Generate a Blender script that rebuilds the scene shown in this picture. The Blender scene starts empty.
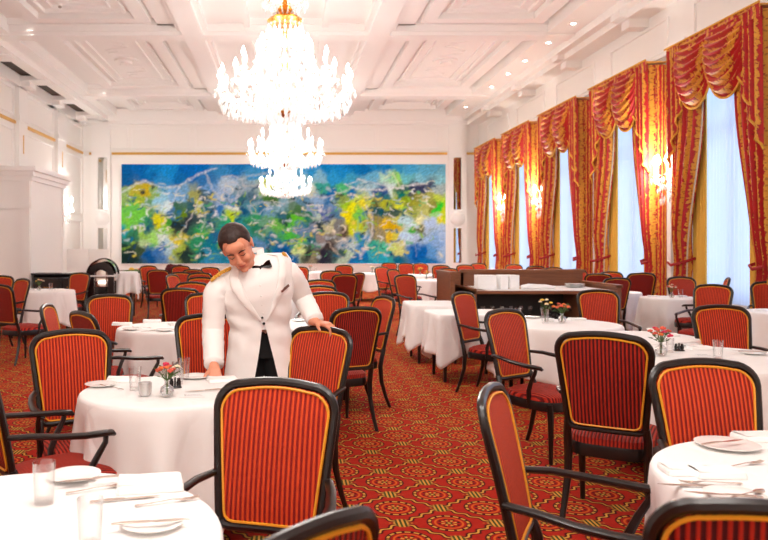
import bpy, math, random
from mathutils import Vector, Matrix, noise
random.seed(7)
PI = math.pi
S = bpy.context.scene
COL = S.collection
F = 747.0; HX = 286.0; HY = 246.0; EYE = 1.5

# ------------------------------------------------------------------ helpers
def at(px, Y):                     # plan position of something seen in column px at distance Y
    return (px - HX) * Y / F
def on(px, py, z=0.752):           # point on a horizontal plane z
    Y = (EYE - z) * F / (py - HY)
    return at(px, Y), Y

class MB:
    def __init__(s): s.v = []; s.f = []; s.uv = []; s.has_uv = False
    def add(s, vs, fs, uvs=None):
        o = len(s.v); s.v += [tuple(p) for p in vs]; s.f += [tuple(i + o for i in q) for q in fs]
        if uvs is None: s.uv += [(0, 0)] * len(vs)
        else: s.uv += list(uvs); s.has_uv = True
        return s
    def box(s, x0, x1, y0, y1, z0, z1):
        vs = [(x, y, z) for z in (z0, z1) for y in (y0, y1) for x in (x0, x1)]
        return s.add(vs, [(0,2,3,1),(4,5,7,6),(0,1,5,4),(2,6,7,3),(0,4,6,2),(1,3,7,5)])
    def rbox(s, x0, x1, y0, y1, z0, z1, r=0.01, tf=None):      # box with chamfered upright edges and top edge
        def loop(e, z):
            return [(x0+r+e, y0+e, z),(x1-r-e, y0+e, z),(x1-e, y0+r+e, z),(x1-e, y1-r-e, z),(x1-r-e, y1-e, z),(x0+r+e, y1-e, z),(x0+e, y1-r-e, z),(x0+e, y0+r+e, z)]
        ls = [loop(0, z0), loop(0, z1 - r), loop(r*0.6, z1)]
        vs = sum(ls, []); 
        if tf: vs = [tf @ Vector(p) for p in vs]
        fs = []
        for k in range(2):
            for i in range(8):
                j = (i+1) % 8; fs.append((k*8+i, k*8+j, k*8+8+j, k*8+8+i))
        fs += [tuple(range(7, -1, -1)), tuple(range(16, 24))]
        return s.add(vs, fs)
    def lathe(s, prof, n=24, c=(0, 0, 0), caps=True, tf=None, a0=0.0):
        vs = []; m = len(prof)
        for r, z in prof:
            for i in range(n):
                a = a0 + 2*PI*i/n; p = Vector((c[0] + r*math.cos(a), c[1] + r*math.sin(a), c[2] + z))
                vs.append(tf @ p if tf else p)
        fs = []
        for k in range(m-1):
            for i in range(n):
                j = (i+1) % n; fs.append((k*n+i, k*n+j, (k+1)*n+j, (k+1)*n+i))
        if caps: fs += [tuple(range(n-1, -1, -1)), tuple(range((m-1)*n, m*n))]
        return s.add(vs, fs)
    def tube(s, pts, rad, n=8, caps=True, ry=1.0, up=None, closed=False):   # tube along points; rad number or list; ry flattens
        pts = [Vector(p) for p in pts]; m = len(pts)
        if not hasattr(rad, '__len__'): rad = [rad]*m
        vs = []; U = Vector(up) if up else None; prev = None
        for k in range(m):
            if closed: t = pts[(k+1) % m] - pts[k-1]
            else: t = pts[min(k+1, m-1)] - pts[max(k-1, 0)]
            t = t.normalized() if t.length > 1e-9 else Vector((0, 0, 1))
            if U is not None: a = U
            elif prev is None: a = Vector((0, 0, 1)) if abs(t.z) < 0.9 else Vector((1, 0, 0))
            else: a = prev
            b = t.cross(a); b = b.normalized() if b.length > 1e-6 else t.orthogonal().normalized()
            a = b.cross(t).normalized(); prev = a
            for i in range(n):
                g = 2*PI*(i+.5)/n; vs.append(pts[k] + b*(rad[k]*math.cos(g)) + a*(rad[k]*ry*math.sin(g)))
        fs = []
        for k in range(m if closed else m-1):
            for i in range(n):
                j = (i+1) % n; k2 = (k+1) % m; fs.append((k*n+i, k*n+j, k2*n+j, k2*n+i))
        if caps and not closed: fs += [tuple(range(n-1, -1, -1)), tuple(range((m-1)*n, m*n))]
        return s.add(vs, fs)
    def ball(s, c, r, seg=12, ring=8, tf=None):     # ellipsoid, r is 3 radii
        if not hasattr(r, '__len__'): r = (r, r, r)
        c = Vector(c); vs = []; fs = []
        for k in range(1, ring):
            p = PI*k/ring
            for i in range(seg):
                a = 2*PI*i/seg; vs.append(Vector((r[0]*math.sin(p)*math.cos(a), r[1]*math.sin(p)*math.sin(a), r[2]*math.cos(p))))
        n = len(vs); vs += [Vector((0, 0, r[2])), Vector((0, 0, -r[2]))]
        vs = [(tf @ p if tf else p) + c for p in vs]
        for k in range(ring-2):
            for i in range(seg):
                j = (i+1) % seg; fs.append((k*seg+i, (k+1)*seg+i, (k+1)*seg+j, k*seg+j))
        for i in range(seg):
            j = (i+1) % seg; fs += [(n, i, j), (n+1, (ring-2)*seg+j, (ring-2)*seg+i)]
        return s.add(vs, fs)
    def octa(s, c, r, h):
        x, y, z = c
        return s.add([(x+r,y,z),(x,y+r,z),(x-r,y,z),(x,y-r,z),(x,y,z+h*.4),(x,y,z-h*.6)],
                     [(0,1,4),(1,2,4),(2,3,4),(3,0,4),(1,0,5),(2,1,5),(3,2,5),(0,3,5)])
    def grid(s, fn, nu, nv, uvfn=None):             # fn(u,v) with u, v in 0..1
        vs = []; uvs = []
        for j in range(nv+1):
            for i in range(nu+1):
                u, v = i/nu, j/nv; vs.append(fn(u, v)); uvs.append(uvfn(u, v) if uvfn else (u, v))
        fs = [(j*(nu+1)+i, j*(nu+1)+i+1, (j+1)*(nu+1)+i+1, (j+1)*(nu+1)+i) for j in range(nv) for i in range(nu)]
        return s.add(vs, fs, uvs)
    def mesh(s, name, mat, smooth=True):
        me = bpy.data.meshes.new(name); me.from_pydata([tuple(p) for p in s.v], [], s.f)
        if smooth:
            me.polygons.foreach_set('use_smooth', [True]*len(me.polygons))
            if smooth == 'auto':
                me.set_sharp_from_angle(angle=0.7)
        if s.has_uv:
            l = me.uv_layers.new(name='UVMap')
            for lp in me.loops: l.data[lp.index].uv = s.uv[lp.vertex_index]
        if mat: me.materials.append(mat)
        me.update(); return me
    def obj(s, name, mat, parent=None, smooth='auto', loc=None):
        o = bpy.data.objects.new(name, s.mesh(name, mat, smooth)); COL.objects.link(o)
        if parent: o.parent = parent
        if loc: o.location = loc
        return o
def tag(o, label=None, cat=None, group=None, kind=None):
    if label: o['label'] = label
    if cat: o['category'] = cat
    if group: o['group'] = group
    if kind: o['kind'] = kind
    return o
def empty(name, loc=(0, 0, 0), rz=0, label=None, cat=None, group=None):
    o = bpy.data.objects.new(name, None); COL.objects.link(o); o.empty_display_size = .1
    o.location = loc; o.rotation_euler = (0, 0, rz); return tag(o, label, cat, group)
KIDS = {}
def copy_tree(o, parent=None):
    c = o.copy(); COL.objects.link(c); c.parent = parent
    for ch in o.children: copy_tree(ch, c)
    return c
def struct(o): o['kind'] = 'structure'; return o

# ------------------------------------------------------------------ materials
def lin(c):
    return tuple(((x/255)/12.92 if x/255 <= .04045 else ((x/255+.055)/1.055)**2.4) for x in c) + (1.0,)
def new_mat(name):
    m = bpy.data.materials.new(name); m.use_nodes = True; nt = m.node_tree
    return m, nt, nt.nodes['Principled BSDF']
def setp(b, **k):
    for a, v in k.items():
        a = a.replace('_', ' ')
        if a in b.inputs: b.inputs[a].default_value = v
def simple(name, rgb, rough=.5, metal=0, noise_amt=0.0, nscale=20, bump=0.0, bscale=60, **k):
    m, nt, b = new_mat(name); c = lin(rgb)
    setp(b, Base_Color=c, Roughness=rough, Metallic=metal, **k)
    if noise_amt or bump:
        tc = nt.nodes.new('ShaderNodeTexCoord')
    if noise_amt:
        n = nt.nodes.new('ShaderNodeTexNoise'); n.inputs['Scale'].default_value = nscale; n.inputs['Detail'].default_value = 4
        nt.links.new(tc.outputs['Object'], n.inputs['Vector'])
        r = nt.nodes.new('ShaderNodeValToRGB'); r.color_ramp.elements[0].position = .3; r.color_ramp.elements[1].position = .7
        r.color_ramp.elements[0].color = tuple(x*(1-noise_amt) for x in c[:3]) + (1,)
        r.color_ramp.elements[1].color = tuple(min(1, x*(1+noise_amt)) for x in c[:3]) + (1,)
        nt.links.new(n.outputs['Fac'], r.inputs['Fac']); nt.links.new(r.outputs['Color'], b.inputs['Base Color'])
    if bump:
        n = nt.nodes.new('ShaderNodeTexNoise'); n.inputs['Scale'].default_value = bscale; n.inputs['Detail'].default_value = 3
        nt.links.new(tc.outputs['Object'], n.inputs['Vector'])
        bp = nt.nodes.new('ShaderNodeBump'); bp.inputs['Strength'].default_value = bump; bp.inputs['Distance'].default_value = .01
        nt.links.new(n.outputs['Fac'], bp.inputs['Height']); nt.links.new(bp.outputs['Normal'], b.inputs['Normal'])
    return m
class NT:                     # tiny expression helper over shader math nodes
    def __init__(s, nt): s.nt = nt
    def m(s, op, a, b=None, c=None):
        n = s.nt.nodes.new('ShaderNodeMath'); n.operation = op
        for i, x in enumerate((a, b, c)):
            if x is None: continue
            if isinstance(x, (int, float)): n.inputs[i].default_value = x
            else: s.nt.links.new(x, n.inputs[i])
        return n.outputs[0]
    def band(s, x, c, w, soft=.3):      # 1 where |x-c|<w
        d = s.m('ABSOLUTE', s.m('SUBTRACT', x, c))
        n = s.nt.nodes.new('ShaderNodeMapRange'); n.interpolation_type = 'SMOOTHSTEP'
        s.nt.links.new(d, n.inputs[0]); n.inputs[1].default_value = w*(1-soft); n.inputs[2].default_value = w*(1+soft)
        n.inputs[3].default_value = 1; n.inputs[4].default_value = 0
        return n.outputs[0]
    def mix(s, f, a, b):
        n = s.nt.nodes.new('ShaderNodeMix'); n.data_type = 'RGBA'
        if isinstance(f, (int, float)): n.inputs[0].default_value = f
        else: s.nt.links.new(f, n.inputs[0])
        for i, x in ((6, a), (7, b)):
            if isinstance(x, tuple): n.inputs[i].default_value = x
            else: s.nt.links.new(x, n.inputs[i])
        return n.outputs[2]
    def noise(s, vec, scale, detail=3, dist=0):
        n = s.nt.nodes.new('ShaderNodeTexNoise'); n.inputs['Scale'].default_value = scale; n.inputs['Detail'].default_value = detail
        n.inputs['Distortion'].default_value = dist
        s.nt.links.new(vec, n.inputs['Vector']); return n.outputs['Fac']

def mat_carpet():
    m, nt, b = new_mat('patterned_carpet'); e = NT(nt)
    tc = nt.nodes.new('ShaderNodeTexCoord'); sp = nt.nodes.new('ShaderNodeSeparateXYZ'); nt.links.new(tc.outputs['Object'], sp.inputs[0])
    PX, PY = .515, .465
    x, y = sp.outputs[0], sp.outputs[1]
    u = e.m('DIVIDE', e.m('SUBTRACT', x, .6255), PX); v = e.m('DIVIDE', e.m('SUBTRACT', y, 4.277), PY)
    def cell(off):
        a = e.m('MULTIPLY', e.m('SUBTRACT', e.m('FRACT', e.m('ADD', e.m('ADD', u, 100), .5+off)), .5), PX)
        c = e.m('MULTIPLY', e.m('SUBTRACT', e.m('FRACT', e.m('ADD', e.m('ADD', v, 100), .5+off)), .5), PY)
        d = e.m('SQRT', e.m('ADD', e.m('MULTIPLY', a, a), e.m('MULTIPLY', c, c)))
        return a, c, d
    a1, c1, d1 = cell(0); a2, c2, d2 = cell(.5)
    isA = e.m('LESS_THAN', d1, d2)
    def sel(p, q): return e.m('ADD', e.m('MULTIPLY', p, isA), e.m('MULTIPLY', q, e.m('SUBTRACT', 1, isA)))
    a, c, d = sel(a1, a2), sel(c1, c2), e.m('MINIMUM', d1, d2)
    ang = e.m('ARCTAN2', c, a)
    dash = e.m('GREATER_THAN', e.m('SINE', e.m('MULTIPLY', ang, 14)), -.45)
    dash2 = e.m('GREATER_THAN', e.m('SINE', e.m('MULTIPLY', ang, 8)), .1)
    red = e.mix(e.noise(tc.outputs['Object'], 22, 3), lin((160, 22, 14)), lin((190, 42, 20)))
    fine = e.noise(tc.outputs['Object'], 260, 2)
    darkc, yel, grn, org = lin((70, 14, 14)), lin((216, 156, 62)), lin((70, 72, 26)), lin((214, 92, 26))
    # diamond lattice with a wavy line, shadowed in dark wool
    w1 = e.m('ADD', e.m('ADD', u, v), e.m('MULTIPLY', e.m('SINE', e.m('MULTIPLY', e.m('SUBTRACT', u, v), 25.13)), .028))
    w2 = e.m('ADD', e.m('SUBTRACT', u, v), e.m('MULTIPLY', e.m('SINE', e.m('MULTIPLY', e.m('ADD', u, v), 25.13)), .028))
    f1 = e.m('FRACT', e.m('ADD', w1, 200)); f2 = e.m('FRACT', e.m('ADD', w2, 200))
    l1d = e.m('MAXIMUM', e.band(f1, .5, .055), e.band(f2, .5, .055)); l1 = e.m('MAXIMUM', e.band(f1, .5, .019), e.band(f2, .5, .019))
    knot = e.m('MULTIPLY', e.band(f1, .5, .13), e.band(f2, .5, .13))
    knoty = e.m('MULTIPLY', knot, e.m('GREATER_THAN', e.m('SINE', e.m('MULTIPLY', x, 260)), .1))
    col = e.mix(l1d, red, darkc); col = e.mix(l1, col, yel)
    col = e.mix(knot, col, grn); col = e.mix(knoty, col, yel)
    ins = e.m('LESS_THAN', d, .118)
    col = e.mix(ins, col, lin((168, 24, 15)))
    col = e.mix(e.band(d, .107, .014), col, darkc)
    col = e.mix(e.m('MULTIPLY', e.band(d, .105, .007), dash), col, yel)
    col = e.mix(e.band(d, .074, .006), col, org)
    col = e.mix(e.m('MULTIPLY', e.band(d, .05, .011), dash2), col, darkc)
    col = e.mix(e.m('MULTIPLY', e.band(d, .034, .01), dash2), col, yel)
    col = e.mix(e.m('LESS_THAN', d, .019), col, grn); col = e.mix(e.m('LESS_THAN', d, .009), col, yel)
    col = e.mix(e.m('MULTIPLY', fine, .35), col, e.mix(.5, col, darkc))
    nt.links.new(col, b.inputs['Base Color']); setp(b, Roughness=.95, Specular_IOR_Level=.15)
    bp = nt.nodes.new('ShaderNodeBump'); bp.inputs['Strength'].default_value = .4; bp.inputs['Distance'].default_value = .004
    nt.links.new(fine, bp.inputs['Height']); nt.links.new(bp.outputs['Normal'], b.inputs['Normal'])
    return m
def mat_stripe(name, base, dark, share, axis=0, period=.0178):
    m, nt, b = new_mat(name); e = NT(nt)
    tc = nt.nodes.new('ShaderNodeTexCoord'); sp = nt.nodes.new('ShaderNodeSeparateXYZ'); nt.links.new(tc.outputs['Object'], sp.inputs[0])
    s = e.m('SINE', e.m('MULTIPLY', sp.outputs[axis], 2*PI/period))
    mr = nt.nodes.new('ShaderNodeMapRange'); mr.interpolation_type = 'SMOOTHSTEP'; nt.links.new(s, mr.inputs[0])
    mr.inputs[1].default_value = share-.35; mr.inputs[2].default_value = share+.35
    n = e.noise(tc.outputs['Object'], 30, 3)
    base2 = e.mix(n, lin(tuple(int(x*.88) for x in base)), lin(base))
    col = e.mix(mr.outputs[0], base2, lin(dark))
    nt.links.new(col, b.inputs['Base Color']); setp(b, Roughness=.7, Specular_IOR_Level=.3, Sheen_Weight=.08, Sheen_Tint=(1, .4, .2, 1))
    bp = nt.nodes.new('ShaderNodeBump'); bp.inputs['Strength'].default_value = .8; bp.inputs['Distance'].default_value = .004; bp.invert = True
    nt.links.new(s, bp.inputs['Height']); nt.links.new(bp.outputs['Normal'], b.inputs['Normal'])
    return m
def mat_damask():
    m, nt, b = new_mat('red_gold_curtain_fabric'); e = NT(nt)
    tc = nt.nodes.new('ShaderNodeTexCoord'); sp = nt.nodes.new('ShaderNodeSeparateXYZ'); nt.links.new(tc.outputs['UV'], sp.inputs[0])
    uv = tc.outputs['UV']
    n1 = e.noise(uv, 7, 2); n2 = e.noise(uv, 24, 3)
    s = e.m('ADD', e.m('SINE', e.m('ADD', e.m('MULTIPLY', sp.outputs[0], 2*PI/.125), e.m('MULTIPLY', n1, 5))), e.m('MULTIPLY', e.m('SUBTRACT', n2, .5), 4.2))
    s = e.m('ADD', s, .08)
    mr = nt.nodes.new('ShaderNodeMapRange'); nt.links.new(s, mr.inputs[0]); mr.inputs[1].default_value = .22; mr.inputs[2].default_value = .42
    vor = nt.nodes.new('ShaderNodeTexVoronoi'); vor.inputs['Scale'].default_value = 26; nt.links.new(uv, vor.inputs['Vector'])
    spots = e.m('LESS_THAN', vor.outputs['Distance'], .3)
    red = e.mix(n1, lin((158, 12, 16)), lin((214, 22, 20)))
    gold = e.mix(n2, lin((238, 176, 60)), lin((212, 138, 34)))
    gold = e.mix(e.m('MULTIPLY', spots, .55), gold, lin((150, 70, 20)))
    brown = e.m('MULTIPLY', e.band(s, .1, .12), .6)
    col = e.mix(mr.outputs[0], red, gold); col = e.mix(brown, col, lin((96, 22, 14)))
    nt.links.new(col, b.inputs['Base Color']); setp(b, Roughness=.6, Sheen_Weight=.15)
    return m
def mat_wood():
    m, nt, b = new_mat('brown_veneer'); e = NT(nt)
    tc = nt.nodes.new('ShaderNodeTexCoord'); mp = nt.nodes.new('ShaderNodeMapping'); mp.inputs['Scale'].default_value = (1.2, 1.2, 14)
    nt.links.new(tc.outputs['Object'], mp.inputs[0]); n = e.noise(mp.outputs[0], 3, 6, 1.2)
    col = e.mix(n, lin((92, 50, 28)), lin((150, 92, 56)))
    nt.links.new(col, b.inputs['Base Color']); setp(b, Roughness=.35); return m
def mat_glass(name, tint=(1, 1, 1), fres=.12, rough=.03):
    m = bpy.data.materials.new(name); m.use_nodes = True; nt = m.node_tree; nt.nodes.clear()
    out = nt.nodes.new('ShaderNodeOutputMaterial'); tr = nt.nodes.new('ShaderNodeBsdfTransparent'); tr.inputs[0].default_value = tint + (1,)
    gl = nt.nodes.new('ShaderNodeBsdfGlossy'); gl.inputs['Roughness'].default_value = rough
    lw = nt.nodes.new('ShaderNodeLayerWeight'); lw.inputs[0].default_value = .35
    mr = nt.nodes.new('ShaderNodeMapRange'); nt.links.new(lw.outputs['Facing'], mr.inputs[0]); mr.inputs[3].default_value = fres; mr.inputs[4].default_value = .75
    mx = nt.nodes.new('ShaderNodeMixShader'); nt.links.new(mr.outputs[0], mx.inputs[0]); nt.links.new(tr.outputs[0], mx.inputs[1]); nt.links.new(gl.outputs[0], mx.inputs[2])
    nt.links.new(mx.outputs[0], out.inputs[0]); return m
def mat_sheer():
    m = bpy.data.materials.new('sheer_fabric'); m.use_nodes = True; nt = m.node_tree; nt.nodes.clear()
    out = nt.nodes.new('ShaderNodeOutputMaterial'); d = nt.nodes.new('ShaderNodeBsdfDiffuse'); d.inputs[0].default_value = (.72, .78, .92, 1)
    t = nt.nodes.new('ShaderNodeBsdfTranslucent'); t.inputs[0].default_value = (.78, .84, .95, 1)
    mx = nt.nodes.new('ShaderNodeMixShader'); mx.inputs[0].default_value = .6
    nt.links.new(d.outputs[0], mx.inputs[1]); nt.links.new(t.outputs[0], mx.inputs[2]); nt.links.new(mx.outputs[0], out.inputs[0]); return m
def mat_linen():
    m, nt, b = new_mat('white_table_linen'); e = NT(nt); tc = nt.nodes.new('ShaderNodeTexCoord')
    v = nt.nodes.new('ShaderNodeTexVoronoi'); v.feature = 'DISTANCE_TO_EDGE'; v.inputs['Scale'].default_value = 3.2
    mp = nt.nodes.new('ShaderNodeMapping'); mp.inputs['Scale'].default_value = (1, 1, .55); mp.inputs['Rotation'].default_value = (.4, .5, .2)
    nt.links.new(tc.outputs['Object'], mp.inputs[0]); nt.links.new(mp.outputs[0], v.inputs['Vector'])
    h = e.m('ADD', e.m('MINIMUM', v.outputs['Distance'], .09), e.m('MULTIPLY', e.noise(tc.outputs['Object'], 6, 2), .12))
    bp = nt.nodes.new('ShaderNodeBump'); bp.inputs['Strength'].default_value = .32; bp.inputs['Distance'].default_value = .12
    nt.links.new(h, bp.inputs['Height']); nt.links.new(bp.outputs['Normal'], b.inputs['Normal'])
    setp(b, Base_Color=lin((247, 244, 242)), Roughness=.75); return m
def mat_crystal():
    m = bpy.data.materials.new('cut_crystal'); m.use_nodes = True; nt = m.node_tree; nt.nodes.clear()
    out = nt.nodes.new('ShaderNodeOutputMaterial'); d = nt.nodes.new('ShaderNodeBsdfTranslucent'); d.inputs[0].default_value = (.97, .96, .95, 1)
    g = nt.nodes.new('ShaderNodeBsdfGlossy'); g.inputs['Roughness'].default_value = .12
    tr = nt.nodes.new('ShaderNodeBsdfTransparent'); df = nt.nodes.new('ShaderNodeBsdfDiffuse'); df.inputs[0].default_value = (.95, .94, .93, 1)
    m1 = nt.nodes.new('ShaderNodeMixShader'); m1.inputs[0].default_value = .35; nt.links.new(d.outputs[0], m1.inputs[1]); nt.links.new(g.outputs[0], m1.inputs[2])
    m2 = nt.nodes.new('ShaderNodeMixShader'); m2.inputs[0].default_value = .45; nt.links.new(m1.outputs[0], m2.inputs[1]); nt.links.new(df.outputs[0], m2.inputs[2])
    m3 = nt.nodes.new('ShaderNodeMixShader'); m3.inputs[0].default_value = .5; nt.links.new(m2.outputs[0], m3.inputs[1]); nt.links.new(tr.outputs[0], m3.inputs[2])
    nt.links.new(m3.outputs[0], out.inputs[0]); return m
def mat_emit(name, rgb, st):
    m = bpy.data.materials.new(name); m.use_nodes = True; nt = m.node_tree; nt.nodes.clear()
    out = nt.nodes.new('ShaderNodeOutputMaterial'); e = nt.nodes.new('ShaderNodeEmission'); e.inputs[0].default_value = rgb + (1,); e.inputs[1].default_value = st
    nt.links.new(e.outputs[0], out.inputs[0]); m.cycles.emission_sampling = 'NONE'; return m

M = dict(
    wall=simple('painted_wall_cream', (248, 246, 242), .6), ceil=simple('painted_ceiling', (248, 246, 243), .7),
    trim=simple('painted_trim_white', (249, 247, 244), .45), gold=simple('gilding', (226, 178, 92), .35, .35),
    carpet=mat_carpet(), frame=simple('dark_lacquered_wood', (28, 19, 17), .3),
    front=mat_stripe('striped_upholstery', (238, 80, 36), (140, 20, 16), .12), rear=mat_stripe('striped_upholstery_reverse', (196, 46, 28), (78, 10, 17), -.05),
    seat=mat_stripe('striped_seat_fabric', (206, 50, 30), (110, 14, 14), .2), piping=simple('gold_piping', (232, 158, 38), .5),
    cloth=mat_linen(), napkin=simple('white_napkin_linen', (252, 250, 248), .8),
    china=simple('white_china', (248, 246, 243), .2), silver=simple('silver_plate', (214, 196, 184), .18, .9),
    glass=mat_glass('clear_glass', fres=.05), water=mat_glass('water', (.93, .95, .95), .1), winglass=mat_glass('window_glass', (1, 1, 1), .06),
    mirror=simple('mirror_silver', (225, 225, 222), .03, 1.0), damask=mat_damask(), yellow=simple('yellow_curtain_fabric', (232, 182, 74), .8),
    fringe=simple('gold_fringe', (226, 168, 60), .8, noise_amt=.3, nscale=80), sheer=mat_sheer(), crystal=mat_crystal(),
    brass=simple('polished_brass', (222, 164, 84), .25, .8), candle=simple('candle_sleeve', (250, 244, 232), .5),
    bulb=mat_emit('lit_bulb', (1, .93, .85), 3), spot=mat_emit('lit_downlight', (1, .93, .82), 14),
    wood=mat_wood(), black=simple('black_lacquer', (18, 14, 14), .18), blackcloth=simple('black_wool', (16, 15, 17), .85),
    chrome=simple('polished_silver', (225, 218, 208), .08, 1.0), leaf=simple('green_leaf', (74, 104, 40), .6, noise_amt=.3),
    pink=simple('pink_petal', (214, 44, 84), .6), coral=simple('coral_petal', (222, 92, 70), .6), yellowp=simple('yellow_petal', (240, 196, 60), .6),
    cream=simple('cream_petal', (240, 222, 190), .6), orange=simple('orange_petal', (232, 120, 50), .6),
    jacket=simple('white_jacket_cloth', (250, 245, 242), .75, bump=.55, bscale=7), shirt=simple('white_shirt_cotton', (252, 248, 246), .7),
    skin=simple('skin', (224, 150, 118), .5, noise_amt=.06, nscale=30, Subsurface_Weight=.08), hair=simple('dark_brown_hair', (44, 24, 18), .55, noise_amt=.35, nscale=90),
    lips=simple('lips', (184, 84, 76), .5), braid=simple('gold_braid', (226, 170, 66), .45, .3, noise_amt=.3, nscale=120),
    badge=simple('dark_badge', (110, 74, 66), .4), maroon=simple('maroon_fabric', (92, 22, 26), .8), card=simple('paper_card', (244, 242, 240), .7),
    ink=simple('grey_ink', (150, 152, 160), .8), pinkc=simple('pink_linen', (232, 140, 140), .8), shoe=simple('black_shoe_leather', (14, 12, 12), .25),
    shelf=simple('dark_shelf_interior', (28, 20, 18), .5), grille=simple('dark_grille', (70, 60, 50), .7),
    tan=simple('beige_tassel', (205, 190, 165), .8), greyd=simple('grey_stone', (170, 158, 146), .7, noise_amt=.2, nscale=30),
    redcloth=simple('red_curtain_lining', (160, 22, 20), .7), eyed=simple('lash', (34, 20, 16), .6),
)
CHW = 9; SPW = 74; SKY = .7; EXPO = 2.55
# ------------------------------------------------------------------ room
XW, XL, YB, YR = 6.88, -7.24, 26.7, -7.0
ZC = 6.4; ZBM = 6.07
struct(MB().box(XL-.3, XW+.3, YR-.3, YB+.3, -.2, 0).obj('floor', M['carpet'], smooth=False))
# ceiling: slab with central channel, longitudinal and cross beams
struct(MB().box(XL-.3, XW+.3, YR-.3, YB+.3, ZC, ZC+.2).obj('ceiling', M['ceil'], smooth=False))
tn = [0]
def trim(mb, mat='trim', smooth=False):
    tn[0] += 1; return struct(mb.obj('trim_%d' % tn[0], M[mat], smooth=smooth))
crossY = [(9.65, 10.1), (16.2, 16.65), (22.75, 23.3), (3.1, 3.55), (-3.45, -3.0)]
for y0, y1 in crossY:
    b = MB().box(XL, XW, y0, y1, ZBM, ZC).box(XL, XW, y0-.06, y1+.06, ZBM+.07, ZC).box(XL, XW, y0-.14, y1+.14, ZBM+.2, ZC)
    trim(b, 'ceil')
for s in (-1, 1):
    b = MB()
    lo, hi = sorted((s*1.8, s*2.25)); b.box(lo, hi, YR, YB, ZBM+.001, ZC)
    lo, hi = sorted((s*1.7, s*2.36)); b.box(lo, hi, YR, YB, ZBM+.08, ZC)
    lo, hi = sorted((s*2.25, s*2.78)); b.box(lo, hi, YR, YB, ZBM+.2, ZC)
    lo, hi = sorted((s*.85, s*1.8)); b.box(lo, hi, YR, YB, ZBM+.22, ZC)
    lo, hi = sorted((s*.78, s*.9)); b.box(lo, hi, YR, YB, ZBM+.15, ZC)
    trim(b, 'ceil')
# coffer mouldings and a raised plaster scroll in each side coffer
cof = [(-3.0, 3.1), (3.55, 9.65), (10.1, 16.2), (16.65, 22.75), (23.3, 26.5)]
for y0, y1 in cof:
    for s in (-1, 1):
        b = MB()
        for e, w, z in ((.1, .3, .19), (.55, .06, .26), (.8, .04, .285)):
            x0, x1 = 2.78+e, 5.6-e; a0, a1 = y0+.14+e, y1-.14-e
            if a1-a0 < .5: continue
            for q in ((x0, x1, a0, a0+w), (x0, x1, a1-w, a1), (x0, x0+w, a0+w, a1-w), (x1-w, x1, a0+w, a1-w)):
                xx = sorted((s*q[0], s*q[1])); b.box(xx[0], xx[1], q[2], q[3], ZBM+z, ZC)
        cy = (y0+y1)/2
        if y1-y0 > 5:
            for k in range(-3, 4):
                yy = cy + k*.62; A = .22*(1 if k % 2 else -1)
                b.tube([(s*(4.2 + A*math.sin(t*.9)*1.4), yy-.3+t*.1, ZC) for t in range(7)], .016, 6)
            b.lathe([(.32, -.04), (.32, .02)], 20, (s*4.2, cy, ZC-.01)); b.lathe([(.14, -.09), (.16, .02)], 16, (s*4.2, cy, ZC-.01))
        trim(b, 'ceil', 'auto')
# side soffits with crown mouldings
b = MB().box(5.65, XW, YR, YB, ZBM+.04, ZC).box(6.27, XW, YR, YB, ZBM-.12, ZBM+.05).box(6.45, XW, YR, YB, ZBM-.26, ZBM-.1); trim(b)
b = MB().box(XL, -6.0, YR, YB, ZBM+.04, ZC).box(-6.63, -6.3, YR, YB, ZBM-.13, ZBM+.05).box(XL, -7.1, YR, YB, ZBM-.3, ZBM+.05); trim(b)
trim(MB().box(-7.1, -6.64, YR, YB, ZBM+.0, ZBM+.035), 'grille')
for k in range(10):                        # corbels under the crown
    y = 1.6 + k*2.66
    trim(MB().box(-7.24, -6.4, y-.32, y+.32, ZBM-.16, ZBM-.03).box(-7.24, -6.85, y-.26, y+.26, ZBM-.3, ZBM-.16))
for k in range(8):
    y = 4.68 + 3.21*k
    if y > 26: break
    trim(MB().box(6.3, XW, y-.2, y+.2, ZBM-.24, ZBM-.1).box(6.5, XW, y-.16, y+.16, ZBM-.42, ZBM-.24))
# back wall
struct(MB().box(XL-.3, XW+.3, YB, YB+.3, 0, ZC).obj('wall_back', M['wall'], smooth=False))
struct(MB().box(XL-.3, XW+.3, YR-.3, YR, 0, ZC).obj('wall_front', M['wall'], smooth=False))
struct(MB().box(XL-.3, XL, YR, YB, 0, ZC).obj('wall_left', M['wall'], smooth=False))
def panel(b, plane, a0, a1, z0, z1, d=.035, w=.05):   # raised moulding rectangle; plane: 'B','L','R'
    for q in ((a0, a1, z0, z0+w), (a0, a1, z1-w, z1), (a0, a0+w, z0+w, z1-w), (a1-w, a1, z0+w, z1-w)):
        if plane == 'B': b.box(q[0], q[1], YB-d, YB, q[2], q[3])
        if plane == 'L': b.box(XL, XL+d, q[0], q[1], q[2], q[3])
        if plane == 'R': b.box(XW-d, XW, q[0], q[1], q[2], q[3])
pb = lambda x: (x-HX)*YB/F
b = MB()
for x0, x1 in ((104, 128), (131, 190), (195, 254), (258, 312), (317, 376), (380, 438)): panel(b, 'B', pb(x0), pb(x1), 4.98, 5.72, .04, .05)
panel(b, 'B', pb(112), pb(452), .62, 4.68, .05, .3)
panel(b, 'B', pb(114), pb(450), .12, .5, .03, .05)
b.box(XL, XW, YB-.25, YB, ZBM-.13, ZBM+.3).box(XL, XW, YB-.14, YB, ZBM-.25, ZBM-.13).box(XL, XW, YB-.07, YB, 4.86, 4.93).box(XL, XW, YB-.06, YB, 4.68, 4.74)
trim(b)
for x0, x1 in ((89.5, 101), (112, 316), (318, 447), (464, 474)): trim(MB().box(pb(x0), pb(x1), YB-.045, YB-.001, 4.76, 4.84), 'gold')
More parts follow.
